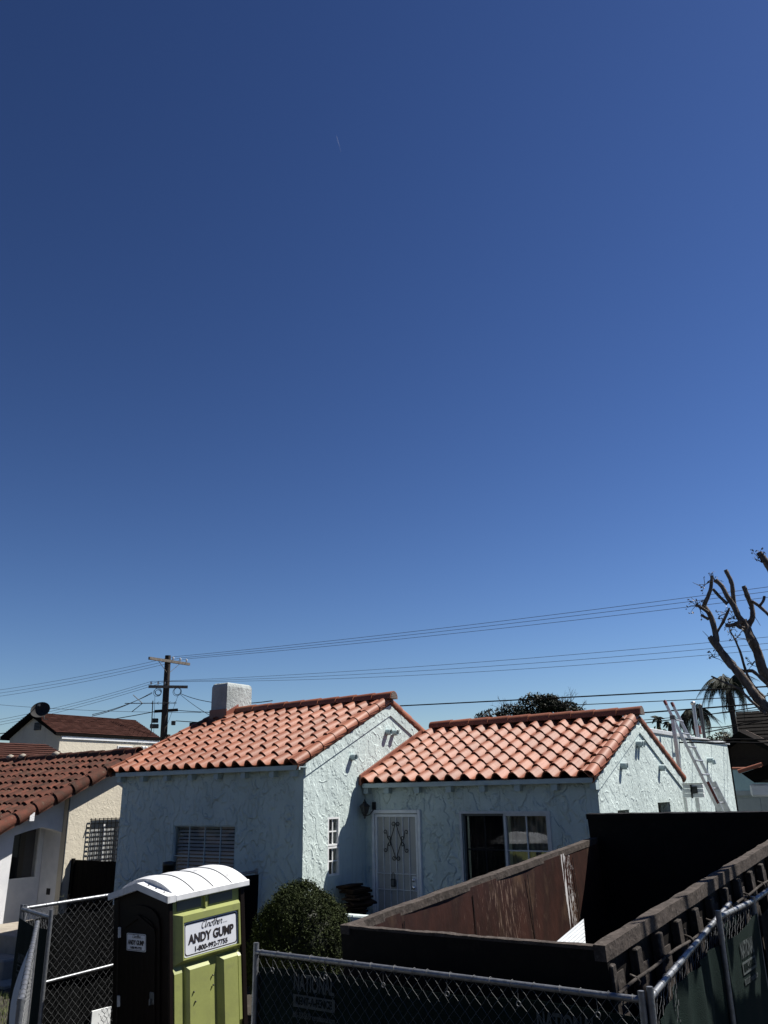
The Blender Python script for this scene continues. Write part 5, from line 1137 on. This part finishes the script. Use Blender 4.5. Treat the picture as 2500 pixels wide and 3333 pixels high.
# ------------------------------------------------------------------ pruned tree at the right
LIMBS = [[[-1.42, 9.29, 3.66, 0.0568], [-1.54, 9.28, 3.84, 0.0546], [-1.64, 9.29, 3.99, 0.0519], [-1.7, 9.28, 4.12, 0.0514], [-1.78, 9.28, 4.26, 0.0493], [-1.86, 9.3, 4.38, 0.0463], [-1.93, 9.32, 4.51, 0.0441], [-1.98, 9.32, 4.6, 0.043], [-2.01, 9.31, 4.65, 0.0272]], [[-1.95, 9.34, 4.6, 0.0362], [-1.95, 9.35, 4.69, 0.0346], [-1.96, 9.34, 4.81, 0.032], [-1.98, 9.33, 4.91, 0.0293], [-2.02, 9.33, 5.0, 0.0276], [-1.97, 9.34, 5.09, 0.0231], [-1.93, 9.37, 5.2, 0.0204], [-1.9, 9.37, 5.33, 0.0167]], [[-1.96, 9.22, 4.89, 0.0208], [-2.01, 9.22, 4.94, 0.0182], [-2.07, 9.18, 4.99, 0.0155]], [[-1.99, 9.29, 4.84, 0.0182], [-2.03, 9.31, 4.87, 0.0165], [-2.06, 9.31, 4.9, 0.0156]], [[-1.96, 9.47, 4.71, 0.0156], [-1.88, 9.47, 4.82, 0.0175], [-1.82, 9.43, 4.89, 0.0156], [-1.79, 9.46, 4.96, 0.0119]], [[-1.42, 9.66, 3.85, 0.0614], [-1.55, 9.65, 4.19, 0.0591], [-1.59, 9.63, 4.31, 0.0567], [-1.61, 9.65, 4.48, 0.0545], [-1.65, 9.63, 4.63, 0.053], [-1.69, 9.67, 4.77, 0.0517], [-1.71, 9.67, 4.85, 0.0464]], [[-1.7, 9.6, 4.82, 0.0368], [-1.73, 9.59, 4.88, 0.0332], [-1.77, 9.62, 5.01, 0.0326], [-1.82, 9.6, 5.13, 0.0291], [-1.86, 9.62, 5.25, 0.0283], [-1.92, 9.62, 5.33, 0.0276]], [[-1.79, 9.75, 5.04, 0.0293], [-1.78, 9.75, 5.18, 0.0265], [-1.78, 9.75, 5.32, 0.0258], [-1.82, 9.75, 5.46, 0.024]], [[-1.68, 9.78, 4.81, 0.042], [-1.62, 9.79, 4.9, 0.0299], [-1.62, 9.82, 5.03, 0.0291], [-1.64, 9.78, 5.14, 0.0282], [-1.66, 9.78, 5.25, 0.0265]], [[-1.69, 9.51, 4.81, 0.0273], [-1.77, 9.49, 4.78, 0.0228], [-1.86, 9.5, 4.78, 0.0184]], [[-1.69, 9.6, 4.74, 0.0275], [-1.73, 9.59, 4.76, 0.023], [-1.77, 9.62, 4.79, 0.0194]], [[-1.6, 9.78, 5.07, 0.0169], [-1.54, 9.8, 5.01, 0.0177], [-1.46, 9.79, 4.9, 0.0185], [-1.4, 9.81, 4.81, 0.0202]], [[-1.53, 9.79, 5.01, 0.014], [-1.49, 9.79, 5.05, 0.0149], [-1.47, 9.81, 5.11, 0.0159]], [[-1.83, 9.59, 5.04, 0.0205], [-1.89, 9.6, 5.12, 0.0188], [-1.96, 9.62, 5.23, 0.0171]], [[-1.8, 9.38, 4.68, 0.009], [-1.77, 9.38, 4.61, 0.0108], [-1.74, 9.39, 4.48, 0.0125], [-1.73, 9.41, 4.39, 0.0134], [-1.72, 9.41, 4.29, 0.0142], [-1.69, 9.39, 4.17, 0.015], [-1.64, 9.39, 4.07, 0.0149], [-1.57, 9.38, 3.97, 0.0174]], [[-1.97, 9.5, 4.61, 0.0138], [-1.88, 9.48, 4.41, 0.0154], [-1.8, 9.51, 4.3, 0.0171], [-1.73, 9.52, 4.27, 0.0197], [-1.67, 9.52, 4.27, 0.0197], [-1.54, 9.51, 4.12, 0.022], [-1.44, 9.52, 3.99, 0.0244]], [[-2.02, 9.18, 4.21, 0.0097], [-1.89, 9.19, 4.13, 0.0114], [-1.77, 9.22, 4.06, 0.0139], [-1.68, 9.21, 3.94, 0.0163], [-1.55, 9.2, 3.79, 0.0186]], [[-1.46, 9.92, 5.64, 0.0413], [-1.42, 9.91, 5.56, 0.0382], [-1.39, 9.92, 5.48, 0.0399], [-1.32, 9.89, 5.23, 0.045], [-1.29, 9.88, 4.85, 0.0507], [-1.34, 9.9, 4.35, 0.0591], [-1.4, 9.88, 3.83, 0.067]]]
PT_ = thing('pruned_tree', 'bare pruned tree with sawn grey limbs reaching up at the right edge', 'tree', (-1.0, 9.5, ground_z(0, 9.5)))
def limb(pts, rad, cap=True, n=9):
    """resampled, slightly knobbly tube"""
    P_ = [Vector(q) for q in pts]; out = []; rr = []
    for i in range(len(P_) - 1):
        p0 = P_[max(i - 1, 0)]; p1 = P_[i]; p2 = P_[i + 1]; p3 = P_[min(i + 2, len(P_) - 1)]; m_ = max(2, int((p2 - p1).length / .035))
        for k in range(m_):
            t = k / m_; q = .5 * ((2 * p1) + (p2 - p0) * t + (2 * p0 - 5 * p1 + 4 * p2 - p3) * t * t + (3 * p1 - p0 - 3 * p2 + p3) * t ** 3); out.append(q); rr.append((rad[i] + (rad[i + 1] - rad[i]) * t) * random.uniform(.92, 1.09))
    out.append(P_[-1]); rr.append(rad[-1]); mb = MB(); mb.tube(out, rr, n, cap)
    mb.v = [tuple(Vector(v) + Vector((random.gauss(0, .0016), random.gauss(0, .0016), random.gauss(0, .0016)))) for v in mb.v]
    return mb
TRB = Vector((-.85, 9.5, .3))
obj('trunk', limb([TRB, (-.92, 9.5, 1.2), (-.98, 9.5, 2.2), (-1.15, 9.45, 3.0)], [.19, .16, .15, .13], n=12), BARK, PT_)
for L_ in LIMBS:
    pts = [q[:3] for q in L_]; rad = [q[3] * .92 for q in L_]
    if pts[0] == [-1.42, 9.29, 3.66]: pts = [[-1.15, 9.45, 2.95]] + pts; rad = [.075] + rad
    if pts[0] == [-1.42, 9.66, 3.85]: pts = [[-1.1, 9.5, 2.9], [-1.25, 9.62, 3.4]] + pts; rad = [.085, .07] + rad
    if pts[-1] == [-1.4, 9.88, 3.83]: pts = pts + [[-1.1, 9.6, 2.8]]; rad = rad + [.085]
    obj('limb', limb(pts, rad), BARK, PT_)
# limbs that reach out of the frame over the fence and throw the striped shade
for (pts, rad) in (
    ([(-1.05, 9.5, 2.9), (-.75, 9.3, 3.7), (-.55, 9.0, 4.5), (-.62, 8.9, 5.3)], [.09, .075, .06, .045]),
    ([(-.62, 9.1, 4.2), (-.25, 8.7, 4.7), (-.1, 8.5, 5.3)], [.05, .042, .034]),
    ([(-.98, 9.5, 2.8), (-.5, 8.9, 3.3), (-.2, 8.3, 3.8), (-.1, 7.9, 4.5)], [.08, .065, .055, .04]),
    ([(-.3, 8.5, 3.6), (-.45, 8.0, 4.1), (-.5, 7.7, 4.7)], [.05, .04, .03]),
    ([(-.9, 9.5, 2.6), (-.3, 9.9, 3.4), (.1, 10.2, 4.2), (.0, 10.3, 5.1)], [.09, .075, .06, .045]),
    ([(0.1, 10.1, 4.0), (.5, 9.8, 4.6), (.6, 9.6, 5.3)], [.05, .04, .03]),
    ([(-.2, 8.2, 3.9), (.2, 7.8, 4.3), (.35, 7.5, 4.9)], [.045, .036, .028]),
    ([(-.15, 8.3, 3.7), (-.05, 7.7, 3.9), (.05, 7.2, 4.4)], [.04, .034, .026])):
    obj('limb', limb(pts, rad, n=8), BARK, PT_)
obj('limb', limb([(-.95, 9.5, 2.7), (-.72, 9.2, 3.6), (-.74, 8.7, 4.3), (-.78, 8.1, 4.55), (-.80, 7.6, 4.7)], [.085, .07, .058, .045, .036], n=8), BARK, PT_)
obj('limb', limb([(-.72, 9.2, 3.6), (-.70, 9.9, 4.3), (-.74, 10.7, 4.5), (-.76, 11.6, 4.65)], [.07, .058, .046, .036], n=8), BARK, PT_)
rs_ = random.Random(5); yy = 7.7
while yy < 11.6:
    h = rs_.uniform(.5, 1.4); r0 = rs_.uniform(.022, .05); dx = rs_.uniform(-.1, .2); x0 = -.76 + rs_.uniform(-.02, .12)
    obj('limb', limb([(x0, yy, 4.5), (x0 + dx * .5, yy + .04, 4.5 + h * .5), (x0 + dx, yy + rs_.uniform(-.1, .1), 4.5 + h)], [r0, r0 * .85, r0 * .7], n=7), BARK, PT_); yy += rs_.uniform(.16, .42)
spr = MB(); tw = MB()
for c in ((-2.07, 9.18, 4.98), (-2.04, 9.2, 4.93), (-1.8, 9.38, 4.70), (-1.74, 9.39, 4.62), (-1.86, 9.5, 4.80), (-1.83, 9.45, 4.9), (-1.78, 9.6, 4.86), (-1.99, 9.3, 4.42), (-1.93, 9.6, 5.33), (-1.37, 9.8, 4.66), (-1.40, 9.8, 4.60), (-1.45, 9.9, 5.52), (-1.47, 9.9, 5.58), (-1.66, 9.52, 4.33), (-1.98, 9.33, 5.23), (-1.60, 9.4, 3.95)):
    c = Vector(c)
    for k in range(7):
        d = Vector((random.gauss(0, 1), random.gauss(0, .6), random.gauss(.3, 1))).normalized() * random.uniform(.04, .11); tw.tube([c, c + d * .6 + Vector((0, 0, .01)), c + d], [.0035, .0028, .0015], 4, False); leaves(spr, [c + d + Vector((random.gauss(0, .012), random.gauss(0, .012), random.gauss(0, .012))) for _ in range(3)], .010, .022)
for (a, b) in (((-2.06, 9.2, 5.0), (-2.12, 9.2, 5.09)), ((-2.0, 9.3, 5.2), (-2.1, 9.3, 5.27)), ((-2.0, 9.3, 4.62), (-2.07, 9.3, 4.72)), ((-1.74, 9.4, 4.62), (-1.6, 9.4, 4.58)), ((-1.64, 9.75, 5.0), (-1.55, 9.75, 4.78))): tw.tube([a, b], [.004, .002], 4, False)
obj('twig', tw, TWIG, PT_, kind='stuff'); obj('sprout_leaf', spr, LEAFR, PT_, kind='stuff')

# ------------------------------------------------------------------ background trees
def twigtree(mb, p, d, l, r_, depth, spread=.6):
    p = Vector(p); d = Vector(d).normalized(); k = 3; pts = [p]
    for i in range(k): d = (d + Vector((random.gauss(0, .16), random.gauss(0, .16), random.gauss(.03, .1)))).normalized(); pts.append(pts[-1] + d * l / k)
    mb.tube(pts, [r_, r_ * .85, r_ * .7, r_ * .55], 4 if depth < 3 else 6, False)
    if depth > 0:
        for _ in range(random.choice((2, 3, 3))): twigtree(mb, pts[-1] if random.random() < .6 else pts[2], d + Vector((random.gauss(0, spread), random.gauss(0, spread), random.gauss(.1, spread * .6))), l * random.uniform(.6, .82), r_ * .58, depth - 1, spread)
BT = thing('evergreen_tree', 'dark leafy tree with bare twiggy tips rising behind the right tile roof', 'tree', (-13.8, 31, .52))
mb = MB(); mb.tube([(-13.8, 31, .4), (-13.8, 31, 2.6), (-13.9, 31, 4.4)], [.28, .22, .16], 8); obj('trunk', mb, WOODP, BT)
mb = MB()
for (x, z, h) in ((-15.0, 5.95, .50), (-14.6, 5.9, .42), (-13.2, 6.3, .46), (-13.5, 6.1, .4), (-12.6, 5.9, .42), (-12.2, 5.9, .5), (-11.9, 5.7, .44), (-16.0, 5.7, .28), (-14.0, 5.9, .36), (-12.9, 6.0, .38), (-15.6, 5.8, .28)):
    twigtree(mb, (x, 31 + random.uniform(-.5, .5), z - .3), (random.uniform(-.4, .4), 0, 1), h, .035, 4)
for x in (-15.6, -14.7, -13.2, -12.3, -11.9): mb.tube([(-13.9, 31, 4.2), ((x - 13.9) / 2, 31, 5.1), (x, 31, 5.9)], [.12, .08, .04], 6)
obj('bare_branch', mb, TWIG, BT)
mb = MB(); pts = []
for (cx_, cz_2, rx, rz_, n) in ((-15.75, 5.75, .75, .55, 1500), (-14.7, 5.75, .9, .75, 2400), (-13.6, 6.0, 1.0, .85, 3600), (-13.15, 6.3, .55, .45, 1300), (-12.5, 6.0, .7, .42, 1300), (-11.95, 5.6, .6, .55, 1000), (-14.2, 4.9, 2.2, .7, 2500)):
    for k in range(n):
        th = random.uniform(0, 6.28); a = random.random() ** .45; zz = random.uniform(-1, 1); rr = math.sqrt(max(0, 1 - zz * zz)) * a
        x = cx_ + rx * rr * math.cos(th); y = 31 + rx * rr * math.sin(th); z = cz_2 + rz_ * zz * a
        if math.sin(x * 4.7 + z * 3) * math.sin(z * 6.1 - x * 2 + y) > -.35: pts.append((x, y, z))
leaves(mb, pts, .05, .095, .6); obj('foliage', mb, LEAFD, BT)
def palm(name, label, base, crown, nf, L_, r_, m_=PALM, droop=1.0, seed=1, thin=False, group='palms on the right skyline'):
    rg = random.Random(seed); base = Vector(base); crown = Vector(crown); t = thing(name, label, 'palm tree', base, group)
    mb = MB(); mb.tube([base, base.lerp(crown, .5) + Vector((rg.uniform(-.1, .1), 0, 0)), crown], [r_ * 1.25, r_, r_ * .9], 8); obj('trunk', mb, WOODP, t)
    # one feather frond, arching along +x, copied round the crown
    fm = MB(); n = 34; sp = []
    for k in range(n + 1):
        u = k / n; sp.append(Vector((L_ * (.86 * u - .22 * u * u * droop), .05 * L_ * math.sin(3 * u), L_ * (.95 * u - 1.52 * droop * u * u))))
    fm.tube(sp, [.022 * (1 - .8 * k / n) for k in range(n + 1)], 4, False)
    for k in range(3, n + 1):
        for s_ in (1, -1):
            for j in range(2):
                d = (sp[k] - sp[k - 1]).normalized(); l = L_ * .34 * math.sin(math.pi * min(1, .12 + .86 * k / n)) * rg.uniform(.8, 1.15); o = sp[k - 1].lerp(sp[k], j / 2); tip = o + d * l * .45 + Vector((0, s_ * l * .30 * rg.uniform(.4, 1.3), -l * .85 * rg.uniform(.6, 1.25))); w = .0105 if not thin else .05
                fm.add([o - d * w, o + d * w, o.lerp(tip, .6) + d * w * .8, tip, o.lerp(tip, .6) - d * w * .8], [(0, 1, 2, 3, 4)])
    me = fm.mesh('frond', m_)
    for k in range(nf):
        el = rg.uniform(-.75, .95); Mx = Matrix.Translation(crown) @ Matrix.Rotation(2 * math.pi * k / nf + rg.uniform(-.25, .25), 4, 'Z') @ Matrix.Rotation(-el, 4, 'Y') @ Matrix.Rotation(rg.uniform(-.5, .5), 4, 'X') @ Matrix.Scale(rg.uniform(.8, 1.1), 4)
        inst('frond', me, Mx, t)
    mb = MB()
    for k in range(10): a = rg.uniform(0, 6.28); mb.tube([crown + Vector((.06 * math.cos(a), .06 * math.sin(a), -.05)), crown + Vector((.16 * math.cos(a), .16 * math.sin(a), -.55 - .3 * rg.random()))], [.04, .02], 4, False)
    obj('dead_skirt', mb, TWIG, t)
    return t
palm('palm_tree', 'large drooping palm in front of the sky left of the pruned tree', (-6.55, 33.4, .5), (-6.80, 33.33, 6.62), 20, 1.55, .11, seed=3)
palm('palm_tree', 'shorter palm half hidden behind the ladder tips', (-8.95, 36.9, .5), (-9.05, 36.9, 6.0), 18, 1.45, .12, seed=5)
palm('palm_tree', 'tiny distant palm left of the ladder', (-16.6, 57.7, .5), (-16.58, 57.66, 7.5), 14, .62, .08, droop=.9, seed=8, thin=True)
palm('palm_tree', 'tiny distant palm just behind the ladder top', (-15.9, 57.9, .5), (-15.89, 57.86, 7.15), 14, .6, .08, droop=.9, seed=9, thin=True)
def bushy(name, label, c, rx, ry, rz_, n, m_, s0=.05, s1=.1, cat='tree', trunk=True):
    c = Vector(c); t = thing(name, label, cat, (c.x, c.y, .5)); mb = MB(); pts = []
    for k in range(n):
        th = random.uniform(0, 6.28); z = random.uniform(-.7, 1); rr = math.sqrt(max(0, 1 - z * z)); a = random.random() ** .3
        d = Vector((rr * math.cos(th), rr * math.sin(th), z)); lump = 1 + .16 * math.sin(d.x * 5 + c.x) * math.sin(d.y * 4 + 1) + .12 * math.sin(d.z * 7 + d.x * 6)
        pts.append((c.x + rx * d.x * a * lump, c.y + ry * d.y * a * lump, c.z + rz_ * d.z * a * lump))
    leaves(mb, pts, s0, s1, .6); obj('foliage', mb, m_, t)
    mb = MB(); mb.tube([(c.x, c.y, .4), (c.x, c.y, c.z)], [.15, .08], 6); obj('trunk', mb, WOODP, t); return t
bushy('round_tree', 'olive green round treetop beyond the flat roof', (-9.7, 44, 4.6), 1.05, 1.0, 1.0, 2600, LEAFO)
bushy('leafy_tree', 'yellow green leafy top showing past the right gable rake', (-8.5, 29, 4.35), .62, .6, .68, 1400, LEAFO, .05, .09)
bushy('dark_tree', 'dark small tree at the far left edge', (-33.6, 18.6, 5.0), .8, .8, .95, 1500, LEAFD)
bt = thing('bare_shrub', 'bare twiggy shrub beside the olive treetop', 'shrub', (-9.1, 43, .5)); mb = MB()
for k in range(7): twigtree(mb, (-9.25 + .12 * k, 43, 4.4), (random.uniform(-.4, .4), 0, 1), .65, .03, 3, .4)
mb.tube([(-9.1, 43, .4), (-9.1, 43, 4.5)], [.1, .06], 5); obj('branch', mb, TWIG, bt)
# trees along the far side of the street behind the viewer (the panes mirror them)
mb = MB(); pts = []
for k in range(9000):
    x = random.uniform(-46, 22); c = 3.4 + 1.2 * math.sin(x * .31) + .8 * math.sin(x * .83 + 1); z = .6 + random.random() ** .8 * (c * 2.0); pts.append((x, -17 + 1.6 * math.sin(x * .6) + random.gauss(0, 1.3) * (1 - .5 * z / 9), z))
leaves(mb, pts, .25, .55, .3); obj('tree_row', mb, LEAFD, kind='stuff')
# vapour trail
M = bpy.data.materials.new('vapour'); M.use_nodes = True; n_ = M.node_tree.nodes; l_ = M.node_tree.links; b_ = n_['Principled BSDF']; b_.inputs['Base Color'].default_value = (.8, .82, .85, 1); b_.inputs['Alpha'].default_value = .055
mb = MB(); mb.tube([(-1824.9, 2381.1, 2884.7), (-1816.5, 2387.5, 2839), (-1808, 2394, 2793)], [1.2, 1.6, .5], 6); solo('vapour_trail', mb, M, 'short faint white aircraft trail high in the blue sky', 'vapour trail')
